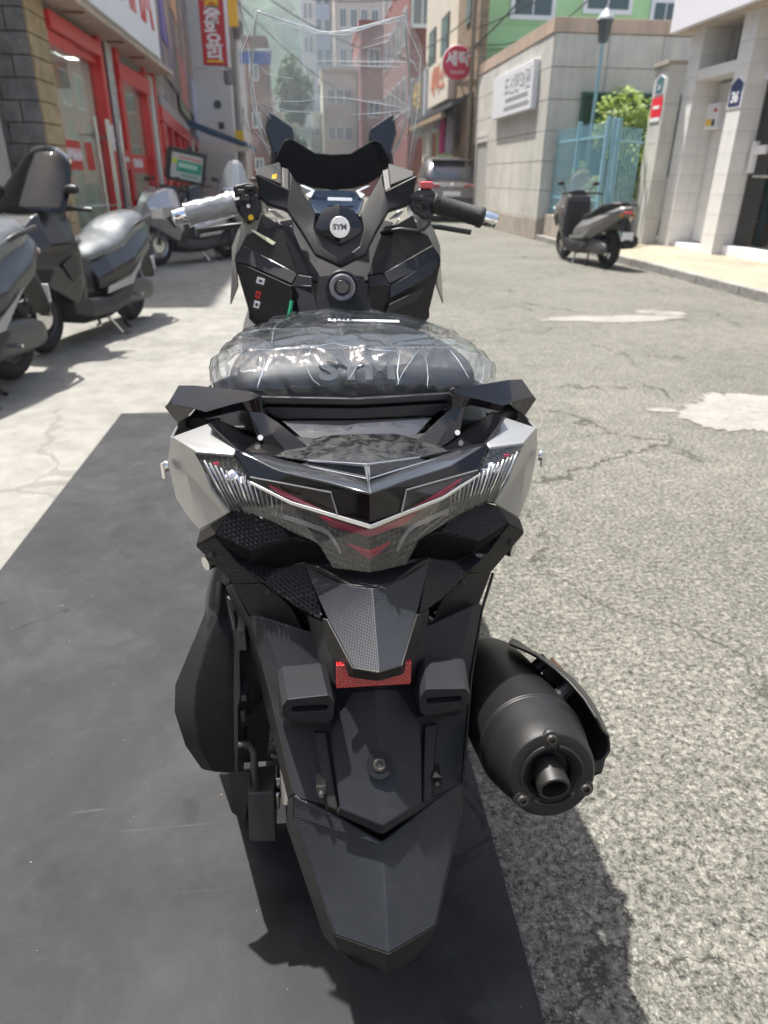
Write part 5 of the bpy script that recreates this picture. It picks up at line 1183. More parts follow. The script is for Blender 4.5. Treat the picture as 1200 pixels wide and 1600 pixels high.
# body side running forward
for s, pr in zip((-1, 1), silv):
    pts = [PX(266, 683, .985), PX(262, 722, 1.02), PX(275, 780, 1.02), PX(296, 812, .96)]
    A_ = [Vector((abs(p.x)*s, p.y, p.z)) for p in pts]
    rings = [A_]
    for y, f, dz in ((1.15, 1.0, 0), (1.35, .96, -.02), (1.55, .80, -.04)):
        rings.append([Vector((p.x*f, y, p.z+dz)) for p in A_])
    add('body_side', loft(rings, cap=False, closed=False), SILVER, pr, solid=.004, bevel=.003)
    pe = PX(262, 722, 1.0); pe = Vector((abs(pe.x)*s, pe.y, pe.z-.006))
    add('hook_bolt', join(cyl(pe, pe+Vector((s*.006, -.002, 0)), .009, n=14), cyl(pe+Vector((s*.006, -.006, .008)), pe+Vector((s*.006, -.006, -.018)), .004, n=10)), CHROME, pr, bevel=.001)
    add('foot_peg', tube([(s*.21, .93, .70), (s*.235, .91, .70)], .011, 10), STEEL, hero)
for s in (1, -1):                                   # top deck between seat and body side
    add('side_deck', loft([[(s*.14, y, z0), (s*.14, y, z1), (s*w*.85, y, z1), (s*w, y, z0)] for y, z0, z1, w in ((1.03, .83, .872, .268), (1.15, .82, .87, .270), (1.35, .80, .85, .262), (1.54, .76, .81, .222), (1.66, .70, .74, .20))]), MAT1, hero, bevel=.008)
# ---- grab rails -------------------------------------------------------------------------
rail = pairpan('grab_rail', [
    (279, 602, 1.075), (304, 602, 1.06), (393, 612, .995), (390, 626, .985), (366, 631, .99), (321, 644, 1.005), (302, 638, 1.015), (262, 631, 1.05),   # 0-7
    (389, 643, .985), (378, 641, .99), (327, 653, 1.008), (300, 653, 1.03), (277, 661, 1.055), (257, 636, 1.06),        # 8-13
    (408, 618, .99), (411, 645, .980), (437, 662, .960), (472, 690, .940), (485, 699, .933), (454, 713, .918), (429, 701, .932), (402, 686, .955), (425, 678, .945)],   # 14-22
    [(0, 1, 6, 7), (1, 2, 3, 4, 5, 6), (7, 6, 11, 12, 13), (6, 5, 10, 11), (5, 4, 9, 10), (4, 3, 8, 9), (2, 14, 3), (3, 14, 15, 8), (8, 15, 22, 21), (15, 16, 22), (16, 17, 22), (22, 17, 18, 19), (21, 22, 19, 20)],
    PGLOSS, solid=.028, bevel=.009, seg=4)
pairpan('rail_root', [(390, 676, 1.0), (405, 684, .975), (432, 699, .955), (440, 706, .945), (420, 712, .93), (395, 690, .96)], poly(6), BLACKP, solid=.01)
pairpan('rail_end_cap', [(286, 653, 1.06), (305, 648, 1.05), (326, 656, 1.03), (322, 668, 1.03), (300, 672, 1.05), (289, 668, 1.06)], poly(6), BLACKP, rail, solid=.03, bevel=.004)
for s in (1, -1):
    p = PX(407.5, 684.5, .955); p.x *= s; add('rail_screw', cyl(p, p+Vector((0, -.006, .003)), .004, n=12), WHITE, hero)

# ---- seat ----------------------------------------------------------------------------------
def seat_ring(y, zb, zt, hw, n=28, e=3.2, crown=.0):
    ring = []
    for i in range(n):
        a = 2*math.pi*i/n; c, s = math.cos(a), math.sin(a)
        x = hw*math.copysign(abs(c)**(2/e), c); z = (zt+zb)/2 + (zt-zb)/2*math.copysign(abs(s)**(2/e), s)
        ring.append(Vector((x, y, z)))
    return ring
SY = [(1.030, .905, .930, .150), (1.035, .893, .945, .178), (1.055, .885, .960, .192), (1.085, .880, .970, .199), (1.13, .875, .975, .200), (1.22, .865, .972, .196), (1.32, .85, .968, .18), (1.40, .83, .962, .165), (1.46, .81, .93, .15), (1.50, .79, .86, .13), (1.60, .76, .82, .11), (1.75, .74, .79, .09)]
seat = add('seat', loft([seat_ring(*q) for q in SY]), SEATV, hero, smooth=True, sub=1)
sympan('seat_base', [(404, 619, 1.02), (571, 622, 1.012, 'c'), (571, 634, 1.010, 'c'), (408, 632, 1.018)], [(0, 1, 2, 3)], BLACKP, seat, solid=.03, bevel=.003)
sympan('seat_base_lip', [(409, 635, 1.022), (571, 637, 1.014, 'c'), (571, 656, 1.010, 'c'), (438, 656, 1.018), (418, 646, 1.02)], [(0, 1, 2, 3, 4)], BLACKP, seat, solid=.03, bevel=.003)
STITCH = mat('grey_stitching', (.22, .22, .23), .8)
seg = []
for k in range(46):
    f = k/45*2-1; x = f*.19; p0_ = Vector((x-.0022, 1.105+.02*f*f, .9735-.006*f*f)); p1_ = p0_ + Vector((.0044, 0, 0)); seg.append(tube([p0_, p1_], .0009, 5))
add('stitching', join(*seg), STITCH, seat)
pc = PX(560, 575, 1.04, 'c')
add('seat_lettering', text_mesh('SYM', .052, basis_m((.003, 1.0475, .953), (1, 0, 0), (0, .62, .78)), .003, bold=.002, sx=1.25), mat('grey_print', (.085, .088, .092), .5), seat)
# film over the seat: a looser, crumpled skin
rw = random.Random(5)
def crum(p, amp, f=(9, 5, 4)):
    import mathutils
    n = mathutils.noise
    q = Vector((p[0]*f[0], p[1]*f[1], p[2]*f[2]))
    w = n.noise(q*.7 + Vector((7, 3, 1)))
    rid = 1-abs(n.noise(q*1.5 + Vector((3+w, 1, 7)))*2.2)
    rid2 = 1-abs(n.noise(q*3.1 + Vector((13, 5+w*1.5, 2)))*2.2)
    return amp*(.6*n.noise(q) + .9*(max(0, rid)**4-.2) + .45*max(0, rid2)**5)
FY = [(1.024, .900, .918, .150), (1.024, .893, .935, .19), (1.035, .885, .962, .21), (1.075, .878, .984, .222), (1.13, .872, .990, .227), (1.22, .862, .988, .224), (1.32, .85, .985, .208), (1.41, .83, .980, .186), (1.455, .825, .960, .175), (1.47, .85, .93, .150)]
def yv(v):
    tb = [(495, 1.44), (505, 1.38), (515, 1.28), (530, 1.18), (545, 1.10), (555, 1.07), (575, 1.04), (600, 1.028), (622, 1.02)]
    for (a, ya), (b_, yb) in zip(tb, tb[1:]):
        if v <= b_: return ya + (yb-ya)*max(0, (v-a)/(b_-a))
    return 1.02
FOLDS = [((545, 592), (560, 546)), ((575, 602), (598, 562)), ((598, 562), (628, 545)), ((620, 602), (655, 546)), ((640, 606), (690, 549)), ((560, 612), (520, 560)), ((500, 602), (480, 568)), ((470, 612), (440, 570)), ((430, 602), (398, 580)),
    ((626, 547), (623, 600)), ((690, 611), (722, 560)), ((712, 606), (747, 575)), ((733, 592), (702, 546)), ((358, 592), (380, 552)), ((380, 552), (432, 541)), ((400, 546), (520, 536)), ((520, 536), (560, 511)), ((500, 502), (520, 536)), ((520, 536), (620, 548)), ((620, 548), (702, 540)),
    ((640, 521), (722, 515)), ((378, 521), (452, 514)), ((680, 546), (742, 556)), ((592, 546), (561, 577)), ((414, 560), (402, 606)), ((455, 552), (470, 590)), ((535, 548), (530, 606)), ((665, 560), (668, 606)), ((700, 520), (735, 550)), ((390, 505), (372, 545)), ((440, 500), (425, 535)), ((600, 508), (660, 528)), ((345, 575), (352, 605)), ((756, 570), (748, 602)), ((585, 556), (590, 612)), ((605, 575), (612, 612))]
FOLDS = [(at(a[0], a[1], Y=yv(a[1])), at(b_[0], b_[1], Y=yv(b_[1])), rw.uniform(.006, .013), rw.uniform(.7, 1.5)) for a, b_ in FOLDS]
def fold(p):
    h = 0
    for a, b_, w, s_ in FOLDS:
        d = b_-a; f = max(0, min(1, (p-a).dot(d)/d.length_squared)); e = (p-a-d*f).length/w
        if e < 3.5: h += s_*(1.2*math.exp(-e*e) - .45*math.exp(-((e-1.6)**2)*1.5))*math.sin(math.pi*min(.93, max(.12, f)))**.5
    return h
rings2 = []
for k in range(len(FY)-1):
    for j in range(10):
        f = j/10; q = [FY[k][i]*(1-f)+FY[k+1][i]*f for i in range(4)]; rg = seat_ring(*q, n=340, e=2.7)
        c = Vector((0, q[0]+.03, (q[1]+q[2])/2)); r2 = []
        for p in rg:
            d = (p-c).normalized(); amp = .006 if k > 1 else .004
            r2.append(p + d*(crum(p, amp) + .003 + .0062*fold(p)))
        rings2.append(r2)
SFILM = film('seat_film', (.92, .935, .95), .035, .05, 1.5, .22, 9, .02, boost=1.5, hazecol=(.70, .80, .90), stretch=(1.7, .8, .6))
vs, fs = loft(rings2, cap=False)
sfo = add('seat_film', (vs, fs), SFILM, hero, smooth=True)
GLINT = mat('painted_film_glint', (.62, .70, .78), .2, alpha=.45)  # pale threads along the film folds, their highlights put into the colour
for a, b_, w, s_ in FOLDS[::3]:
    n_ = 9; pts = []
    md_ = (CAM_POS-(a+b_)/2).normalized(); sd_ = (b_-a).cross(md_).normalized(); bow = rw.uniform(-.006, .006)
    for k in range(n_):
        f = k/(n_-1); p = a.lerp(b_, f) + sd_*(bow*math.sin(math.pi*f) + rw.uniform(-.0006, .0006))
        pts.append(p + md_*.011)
    add('painted_fold_glint', tube(pts, [.00095*s_*(.15+.85*math.sin(math.pi*(k+.4)/n_))*rw.uniform(.5, 1.2) for k in range(n_)], 5), GLINT, sfo, smooth=True)
tagp = [Vector((-.035, 1.248, .990)), Vector((.09, 1.228, .990)), Vector((.09, 1.240, .991)), Vector((-.035, 1.260, .991))]
lab = add('paper_label', prism(tagp, (0, 0, .001)), WHITE, hero)
segl = [box(-.03+.008*k, -.025+.008*k, 1.25-.0013*k, 1.258-.0013*k, .9915, .9922) for k in range(5)]
add('label_print', join(*segl), BLACKP, lab)

# ---- exhaust --------------------------------------------------------------------------------
m0 = PX(862, 1211, .60); m1 = Vector((.215, 1.02, .415)); md = (m1-m0).normalized()
muf = add('muffler', lathe(m0+md*.052, md, [(.060, .0), (.066, .004), (.070, .02), (.0705, .024), (.0735, .026), (.0735, .032), (.0735, .20), (.071, .27), (.060, .32), (.035, .36), (.028, .40)], 48), mat('muffler_black', (.008, .008, .0085), .45, bump=.05, bscale=400), hero, bevel=.0015)
add('muffler_cap', lathe(m0, md, [(.0, .018), (.027, .018), (.027, .006), (.034, .0), (.044, -.002), (.0535, .0), (.058, .006), (.0625, .03), (.069, .056)], 56), mat('cap_black', (.010, .010, .0105), .5, spec=.35), muf, bevel=.0012)
ax, ay, _ = frame_of(md)
for k, w in ((0, 1), (1, 1), (2, 1)):
    pass
UPV = (Vector((0, 0, 1)) - md*md.z).normalized(); RTV = md.cross(UPV)
if RTV.x < 0: RTV = -RTV
for a in (92, 218, -25):
    e = UPV*math.sin(R(a)) + RTV*math.cos(R(a)); p = m0 + e*.0475
    o = add('cap_bolt_seat', lathe(p-md*.002, md, [(.010, .0), (.0115, .004), (.0115, .01)], 18), BLACKP, muf)
    add('cap_bolt', lathe(p-md*.003, -md, [(.0072, -.004), (.0072, .001), (.0055, .003), (.0035, .003), (.0035, .0), (0, .0)], 18), mat('dark_screw', (.06, .055, .05), .4, metal=.6), o)
for a0 in (105, 232, -10):                       # arc slots between the bolts
    pts = []
    for k in range(9):
        a = R(a0 + k*11); e = UPV*math.sin(a) + RTV*math.cos(a); pts.append(m0 + e*.0385 - md*.001)
    add('cap_slot', tube(pts, .0032, 6), mat('slot_black', (.004, .004, .004), .6), muf)
add('tail_pipe', lathe(m0+md*.017, -(md*.86+UPV*.42).normalized(), [(.0205, -.004), (.0205, .030), (.0195, .031), (.016, .0305), (.016, .004), (.0, .004)], 28), mat('pipe_black', (.014, .0135, .013), .5), muf, bevel=.0008)
# heat shield: curved outer shell standing off the muffler
hsr = []
for k in range(11):
    f = k/10; c = m0 + md*(.05 + .25*f); ring = []
    sp = [(20, 38), (8, 48), (0, 58), (-4, 66), (-4, 72), (-2, 78), (0, 82), (2, 84), (6, 84), (12, 80), (18, 72)][k]
    for j in range(9):
        a = R(-38 + sp[0]*.9 + (sp[1]+34-sp[0])*j/8); e = UPV*math.sin(a) + RTV*math.cos(a)
        rad = .086 + .016*math.sin(math.pi*min(1, f*1.05+.12)) + (.006 if 2 < j < 6 else 0); ring.append(c + e*rad)
    hsr.append(ring)
hs_ = add('heat_shield', loft(hsr, cap=False, closed=False), mat('shield_black', (.014, .014, .015), .40), hero, solid=.004, bevel=.002, face=RTV)
e = UPV*math.sin(R(40)) + RTV*math.cos(R(40))
for f in (.13, .24):
    p = m0+md*f; add('shield_bracket', cyl(p+e*.06, p+e*.096, .011, n=12), BLACKP, hs_)
pq = [PX(873, 1050, .86), PX(880, 1050, .86), PX(896, 1064, .83), PX(894, 1067, .83)]
ORANGE = mat('orange_print', (.85, .09, .03), .5)
def on_shield(f, a, h): 
    e_ = UPV*math.sin(R(a)) + RTV*math.cos(R(a)); return m0 + md*f + e_*h
add('shield_badge', loft([[on_shield(.19+.05*k/4, 38, .1035), on_shield(.19+.05*k/4, 28, .1035), on_shield(.19+.05*k/4, 28, .098), on_shield(.19+.05*k/4, 38, .098)] for k in range(5)]), ORANGE, hs_)
add('shield_badge', loft([[on_shield(.165+.02*k/3, 30, .1055), on_shield(.165+.02*k/3, 25, .1055), on_shield(.165+.02*k/3, 25, .10), on_shield(.165+.02*k/3, 30, .10)] for k in range(4)]), mat('badge_grey', (.5, .5, .5), .4), hs_)
add('exhaust_hanger', prism([(.135, .93, .60), (.15, .93, .61), (.165, .92, .585), (.175, .92, .52), (.15, .93, .50), (.135, .93, .52)], (0, .02, 0)), BLACKP, hero, bevel=.002)
add('hanger_bolt', cyl((.155, .925, .595), (.175, .915, .597), .006, n=8), SCREWM, hero)
add('link_pipe', tube([(.10, .86, .37), (.16, .87, .38), (.23, .92, .40), (.22, 1.02, .41), (.16, 1.3, .30), (.08, 1.5, .28)], .020, 14), BLACKP, hero, smooth=True)
# shock absorbers
for s in (-1, 1):
    pts = []; c0_, c1_ = Vector((s*.128, .80, .40)), Vector((s*.130, .90, .62))
    x_, y_, d_ = frame_of(c1_-c0_)
    for k in range(150):
        a = k*.5; pts.append(c0_.lerp(c1_, k/149) + x_*(.021*math.cos(a)) + y_*(.021*math.sin(a)))
    sh_ = add('shock_spring', tube(pts, .004, 6), mat('spring_black', (.05, .05, .052), .35, metal=.5), hero, smooth=True)
    add('damper', cyl(c0_-d_*.06, c1_+d_*.06, .011, n=12), STEEL, sh_)
# ---- wheels, engine, air box -------------------------------------------------------------------
def hwheel(y, r, w):
    wl = add('wheel', torus((0, y, r), (1, 0, 0), r-.065, .062, 48, 14, w/.124), TYRE, hero, smooth=True)
    sp = [cyl((-.05, y, r), (.05, y, r), .05, n=18), torus((0, y, r), (1, 0, 0), r-.12, .02, 40, 8, 2)]
    for k in range(5):
        a = 2*math.pi*k/5; e_ = Vector((0, math.cos(a), math.sin(a))); sp.append(tube([Vector((0, y, r))+e_*.04, Vector((0, y, r))+e_*(r-.12)], [.025, .016], 8))
    add('rim', join(*sp), RIMD, wl, smooth=False); add('brake_disc', lathe((-.07, y, r), (1, 0, 0), [(.06, 0), (.12, 0), (.12, .006), (.06, .006)], 32), STEEL, wl); return wl
hwheel(.93, .29, .14); hwheel(2.18, .29, .12)
add('air_box', loft([[PX(*p) for p in rg] for rg in (
    [(335, 908, 1.02), (328, 952, .96), (300, 1004, .93), (272, 1070, .905), (271, 1112, .89), (288, 1165, .875), (314, 1202, .865), (339, 1206, .87), (350, 1120, .90), (352, 1010, .94)],
    [(345, 905, .98), (340, 955, .93), (322, 1008, .895), (306, 1072, .872), (303, 1114, .858), (312, 1168, .845), (334, 1206, .84), (362, 1207, .85), (364, 1110, .87), (364, 985, .91)],
    [(366, 925, .97), (362, 955, .94), (358, 1008, .90), (356, 1072, .875), (355, 1114, .86), (356, 1168, .85), (360, 1207, .845), (383, 1207, .85), (384, 1110, .87), (372, 985, .91)])]),
    matte('air_box_plastic', (.012, .012, .013), .46), hero, bevel=.006)
add('air_box_body', stations([(.90, .36, .60, .03, .05, .03), (1.0, .35, .64, .04, .06, .04), (1.3, .34, .60, .04, .06, .04), (1.45, .36, .52, .03, .04, .03)]), BLACKP, hero, sub=1).location.x = -.215
add('air_box_flange', loft([[PX(*p) for p in rg] for rg in ([(366, 985, .89), (374, 985, .885), (376, 1090, .855), (372, 1108, .85), (372, 1206, .835), (366, 1206, .84), (365, 1108, .855)], [(366, 985, .93), (374, 985, .92), (376, 1090, .90), (372, 1108, .89), (372, 1206, .87), (366, 1206, .87), (365, 1108, .89)])]), BLACKP, hero, bevel=.001)
for (u, v, w_, h_) in ((378, 1000, 12, 40), (380, 1092, 10, 12), (379, 1120, 8, 22), (381, 1170, 10, 8), (378, 990, 9, 6)):
    p = PX(u, v, .86); add('engine_boss', box(p.x-w_*.0005, p.x+w_*.0005, p.y, p.y+.05, p.z-h_*.0005, p.z+h_*.0005), ENG, hero, bevel=.002)
add('hose', tube([PX(372, 1164, .84), PX(388, 1162, .845), PX(396, 1175, .84), (PX(397, 1200, .83)), PX(402, 1235, .83)], .0055, 8), mat('hose_grey', (.05, .05, .05), .5), hero, smooth=True)
add('transmission_case', loft([[PX(*p) for p in rg] for rg in ([(341, 1208, .89), (362, 1270, .85), (384, 1283, .845), (392, 1240, .85), (390, 1205, .86)], [(350, 1200, 1.1), (365, 1255, 1.1), (384, 1270, 1.1), (395, 1230, 1.1), (392, 1200, 1.1)], [(385, 1120, 1.45), (388, 1170, 1.45), (400, 1180, 1.45), (415, 1160, 1.45), (415, 1120, 1.45)])]), BLACKP, hero, bevel=.004)
add('stand_block', prism([PX(387, 1242, .82), PX(429, 1238, .82), PX(432, 1316, .79), PX(390, 1316, .79)], (0, .05, .01)), BLACKP, hero, bevel=.003)
add('caliper', join(xf(box(-.010, .010, 0, .03, -.03, .03), Matrix.Translation(PX(438, 1268, .83))), xf(box(-.006, .012, 0, .03, -.012, .012), Matrix.Translation(PX(437, 1225, .83))), cyl(PX(434, 1240, .82), PX(434, 1262, .82), .004, n=8)), STEEL, hero, bevel=.003)
add('engine_cover', stations([(1.0, .20, .58, .06, .075, .06), (1.15, .18, .62, .07, .08, .07), (1.5, .2, .56, .06, .08, .06)]), BLACKP, hero, bevel=.01).location.x = -.175
add('swing_arm', tube([(-.14, .93, .29), (-.13, 1.2, .30), (-.12, 1.5, .32)], [.03, .035, .04], 10), ENG, hero, smooth=True)
add('swing_arm', tube([(.11, .93, .29), (.12, 1.15, .30), (.11, 1.5, .32)], [.028, .032, .04], 10), ENG, hero, smooth=True)
add('engine', stations([(1.1, .28, .46, .08, .12, .08), (1.3, .24, .5, .12, .15, .12), (1.55, .22, .46, .12, .15, .1), (1.7, .26, .4, .08, .1, .06)]), ENG, hero, sub=1)
for s in (-1, 1): add('centre_stand_leg', tube([(s*.09, 1.3, .22), (s*.15, 1.16, .05), (s*.17, 1.15, .025), (s*.19, 1.10, .023)], .014, 8), BLACKP, hero, smooth=True)
add('floorboard', stations([(1.25, .25, .5, .14, .2, .17), (1.5, .2, .42, .2, .24, .21), (1.75, .2, .42, .2, .24, .21), (1.95, .24, .6, .16, .22, .19)]), MAT1, hero, sub=1)
# ---- front of the scooter: leg shield, handlebar, dash, windshield --------------------------------
for s in (-1, 1): add('fork_leg', cyl((s*.08, 2.18, .29), (s*.08, 2.02, .75), .024, n=12), ENG, hero, smooth=True)
add('front_fender', stations([(2.45, .47, .50, .04, .05, .03), (2.36, .55, .59, .06, .08, .05), (2.2, .59, .64, .07, .085, .06), (2.02, .54, .6, .06, .08, .05), (1.9, .42, .46, .05, .06, .04)]), MAT1, hero, sub=2)
add('front_fairing', stations([(2.40, .68, .76, .03, .06, .03), (2.30, .58, .92, .10, .17, .09), (2.12, .52, 1.06, .15, .23, .12), (1.92, .42, 1.12, .19, .25, .15), (1.76, .36, 1.06, .19, .245, .17), (1.70, .40, 1.02, .17, .225, .16)]), SILVER, hero, bevel=.02, seg=3, angle=8)
for s in (-1, 1):
    add('headlight', xf(stations([(0, 0, .04, .02, .05, .02), (.09, 0, .09, .05, .08, .04), (.16, .03, .11, .03, .06, .02)]), Matrix.Translation((s*.12, 2.24, .72)) @ Matrix.Rotation(-s*.5, 4, 'Z')), HEADL, hero, sub=1)
    add('lower_side_panel', loft([[(s*.20, y, z0), (s*w, y, z0+.02), (s*w, y, z1), (s*.19, y, z1)] for y, z0, z1, w in ((1.10, .62, .76, .235), (1.35, .42, .74, .25), (1.6, .34, .60, .25), (1.8, .36, .52, .24))]), MAT1, hero, bevel=.012)
pairpan('silver_front_side', [(383, 340, 1.60), (371, 360, 1.62), (362, 385, 1.635), (362, 420, 1.64), (359, 477, 1.655), (371, 448, 1.625), (368, 412, 1.60), (369, 396, 1.59), (385, 366, 1.585), (400, 362, 1.58), (404, 345, 1.58)],
    [(0, 1, 8, 9, 10), (1, 2, 7, 8), (2, 3, 6, 7), (3, 4, 5, 6)], SILVER, solid=.004, bevel=.002)
leg = pairpan('leg_shield', [
    (409, 333, 1.57), (401, 360, 1.575), (386, 366, 1.575), (378, 382, 1.575), (464, 427, 1.52), (450, 380, 1.55), (436, 350, 1.58)],
    [(0, 1, 2, 3, 4, 5, 6)], LINES, solid=.006, bevel=.003)
pairpan('shield_crease', [(437, 350, 1.578), (451, 380, 1.548), (465, 427, 1.518), (488, 432, 1.53), (488, 437, 1.53), (476, 400, 1.57), (455, 352, 1.60)], poly(7), MAT1, leg, solid=.006)
band = pairpan('glove_box_band', [(378, 383, 1.573), (367, 398, 1.57), (366, 410, 1.565), (383, 412, 1.55), (456, 444, 1.505), (465, 428, 1.517)], [(0, 1, 2, 3, 5), (3, 4, 5)], MAT2, solid=.006, bevel=.0025)
pairpan('lower_shield', [(366, 411, 1.565), (384, 413, 1.551), (457, 445, 1.506), (487, 446, 1.50), (496, 500, 1.46), (498, 530, 1.44), (420, 530, 1.52), (388, 498, 1.56), (388, 486, 1.56)], poly(9), MAT1, solid=.006, bevel=.0025)
# left pocket (open, dark) and right vent
def lpan(name, pts, m_, solid=.004, par=hero, **k): return add(name, ([PX(*p) for p in pts], [tuple(range(len(pts)))]), m_, par, solid=solid, bevel=k.pop('bevel', .0015), face='cam', **k)
pk_ = lpan('open_pocket', [(369, 413, 1.553), (384, 415, 1.541), (455, 447, 1.496), (458, 500, 1.47), (400, 500, 1.52), (391, 486, 1.54)], mat('pocket_black', (.004, .004, .005), .6))
for (u, v, w_, h_, m_) in ((407, 439, .016, .012, WHITE), (403, 461, .010, .014, RED), (401, 476, .012, .014, WHITE)):
    p = PX(u, v, 1.505); add('pocket_label', xf(box(-w_/2, w_/2, 0, .002, -h_/2, h_/2), Matrix.Translation(p) @ Matrix.Rotation(.3, 4, 'Y')), m_, pk_)
    add('label_print', xf(box(-w_/5, w_/5, -.001, .0, -h_/5, h_/5), Matrix.Translation(p) @ Matrix.Rotation(.3, 4, 'Y')), BLACKP, pk_)
add('green_strap', tube([PX(456, 470, 1.48), PX(454, 482, 1.475), PX(450, 500, 1.47)], .004, 8), mat('green_strap', (.01, .30, .15), .5), pk_)
lpan('glove_box_lid', [(610, 447, 1.505), (680, 405, 1.555), (684, 413, 1.55), (672, 432, 1.54), (611, 465, 1.495)], matte('blue_black_plastic', (.026, .030, .040), .35))
lpan('side_vent', [(604, 491, 1.475), (610, 475, 1.482), (664, 449, 1.53), (651, 470, 1.52)], mat('vent_black', (.004, .004, .004), .5))
sympan('inner_panel', [(436, 345, 1.66), (455, 405, 1.60), (470, 440, 1.57), (540, 440, 1.56, 'c'), (526, 330, 1.68, 'c')], [(0, 1, 2, 3, 4)], BLACKP, solid=.01)
# centre column with ignition
col_ = sympan('ignition_column', [(498, 432, 1.475), (528, 429, 1.465), (539, 428, 1.465, 'c'), (541, 500, 1.42, 'c'), (520, 500, 1.42), (496, 500, 1.435), (494, 466, 1.455)], [(0, 1, 2, 3, 4, 5, 6)], MAT1, solid=.03, bevel=.004)
pairpan('column_side', [(465, 428, 1.515), (488, 432, 1.505), (488, 446, 1.50), (498, 500, 1.45), (470, 500, 1.48), (457, 446, 1.504)], poly(6), MAT2, solid=.01, bevel=.003)
ic = PX(540, 449, 1.448, 'c'); inn_ = (CAM_POS-ic).normalized()
ign = add('ignition_bezel', lathe(ic, inn_, [(.034, -.01), (.034, .003), (.031, .006), (.027, .004), (.0, .002)], 40), MAT2, hero, bevel=.001)
add('ignition_ring', lathe(ic, inn_, [(.026, .0), (.026, .008), (.023, .010), (.016, .008), (.015, .002), (.0, .002)], 40), mat('brushed_grey', (.22, .22, .24), .35, metal=.6), ign)
add('ignition_knob', join(lathe(ic, inn_, [(.0145, .0), (.0145, .013), (.012, .015), (.0, .015)], 28), xf(box(-.004, .004, -.014, .014, .012, .019), basis_m(ic, inn_.cross(Vector((0, 0, 1))), Vector((0, 0, 1))) )), mat('knob_black', (.008, .008, .01), .15, coat=.6), ign, bevel=.001)
# handlebar cover: two arms meeting in a V
cov = sympan('handlebar_cover', [
    (398, 270, 1.60), (453, 297, 1.595), (452, 266, 1.64), (458, 275, 1.63), (494, 331, 1.575), (491, 356, 1.545), (501, 384, 1.515), (527, 406, 1.49, 'c'), (528, 417, 1.487, 'c'),   # 0-8
    (492, 398, 1.505), (468, 356, 1.545), (448, 328, 1.575), (417, 320, 1.59), (400, 304, 1.60), (404, 296, 1.597), (451, 306, 1.592)],  # 9-15
    [(0, 1, 15, 14), (14, 15, 11, 12, 13), (1, 2, 3, 4, 10, 11, 15), (4, 5, 10), (5, 6, 9, 10), (6, 7, 8, 9)], MAT1, solid=.012, bevel=.004, seg=3)
pairpan('cover_tab', [(440, 260, 1.66), (452, 264, 1.655), (452, 298, 1.60), (441, 292, 1.605)], poly(4), MATS_, cov, solid=.006)
pairpan('mirror_base', [(398, 264, 1.68), (437, 252, 1.72), (440, 262, 1.70), (440, 288, 1.66), (401, 272, 1.665)], poly(5), mat('rough_black', (.012, .012, .013), .7), solid=.01, bevel=.003)
lpan('sticker', [(425, 273, 1.655), (433, 271, 1.655), (432, 279, 1.65), (425, 279, 1.65)], HY, .001, bevel=0)
hub = sympan('steering_hub', [(526, 318, 1.555, 'c'), (502, 328, 1.56), (491, 354, 1.545), (498, 366, 1.53), (528, 383, 1.505, 'c'), (525, 350, 1.515, 'c')], [(0, 1, 2, 5), (2, 3, 4, 5)], PGLOSS, solid=.02, bevel=.003, seg=3)
ec = PX(525, 355, 1.509, 'c'); en = (CAM_POS-ec).normalized()
emb = add('emblem_disc', lathe(ec, en, [(.0205, -.008), (.0205, .001), (.018, .0025), (.0, .0025)], 36), mat('emblem_silver', (.72, .73, .75), .25, metal=.7), hub, bevel=.0006)
add('emblem_lettering', text_mesh('SYM', .0145, basis_m(ec+en*.003, en.cross(Vector((0, 0, 1)))*-1, Vector((0, 0, 1))), .0006, bold=.0006, sx=1.05), mat('emblem_grey', (.10, .11, .13), .4), emb)
add('emblem_rim', torus(ec+en*.002, en, .0187, .0012, 36, 6), CHROME, emb)
# instruments and dash hood
scrm = mat('display_blue_grey', (.030, .045, .075), .12, coat=1, spec=.7)
dsp = sympan('display', [(492, 298, 1.775), (521, 296, 1.78, 'c'), (523, 335, 1.62, 'c'), (494, 332, 1.62), (482, 309, 1.67)], [(0, 1, 2, 3, 4)], scrm, solid=.01, bevel=.002)
lpan('display_glyphs', [(512, 308, 1.672), (550, 309, 1.672), (550, 314, 1.662), (512, 313, 1.662)], mat('glyph_grey', (.14, .16, .20), .4), .0008, dsp, bevel=0)
pairpan('dash_trim', [(468, 289, 1.71), (474, 289, 1.715), (492, 297, 1.70), (486, 309, 1.67), (478, 303, 1.685), (487, 298, 1.70)], poly(6), mat('bright_trim', (.55, .58, .62), .2, metal=.8), dsp, solid=.002, bevel=.0006)
hood = sympan('dash_hood', [
    (428, 252, 1.80), (445, 219, 1.80), (452, 216, 1.81), (459, 218, 1.81), (493, 239, 1.80), (525, 241, 1.80, 'c'), (521, 297, 1.80, 'c'), (490, 294, 1.80), (468, 287, 1.80), (440, 270, 1.80)],
    [(0, 1, 9), (1, 2, 3, 9), (3, 4, 8, 9), (4, 7, 8), (4, 5, 6, 7)], matte('hood_soft_black', (.006, .0065, .008), .75), solid=.008, bevel=.005, seg=3)
pairpan('air_duct_trim', [(419, 326, 1.62), (430, 328, 1.62), (446, 340, 1.61), (444, 342, 1.61), (430, 338, 1.615)], poly(5), mat('trim_silver', (.60, .62, .64), .25, metal=.7), solid=.003)
pairpan('air_duct_trim', [(427, 338, 1.612), (441, 352, 1.60), (456, 352, 1.60), (457, 357, 1.597), (444, 359, 1.597), (432, 348, 1.605)], poly(6), mat('trim_silver', (.60, .62, .64), .25, metal=.7), solid=.003)
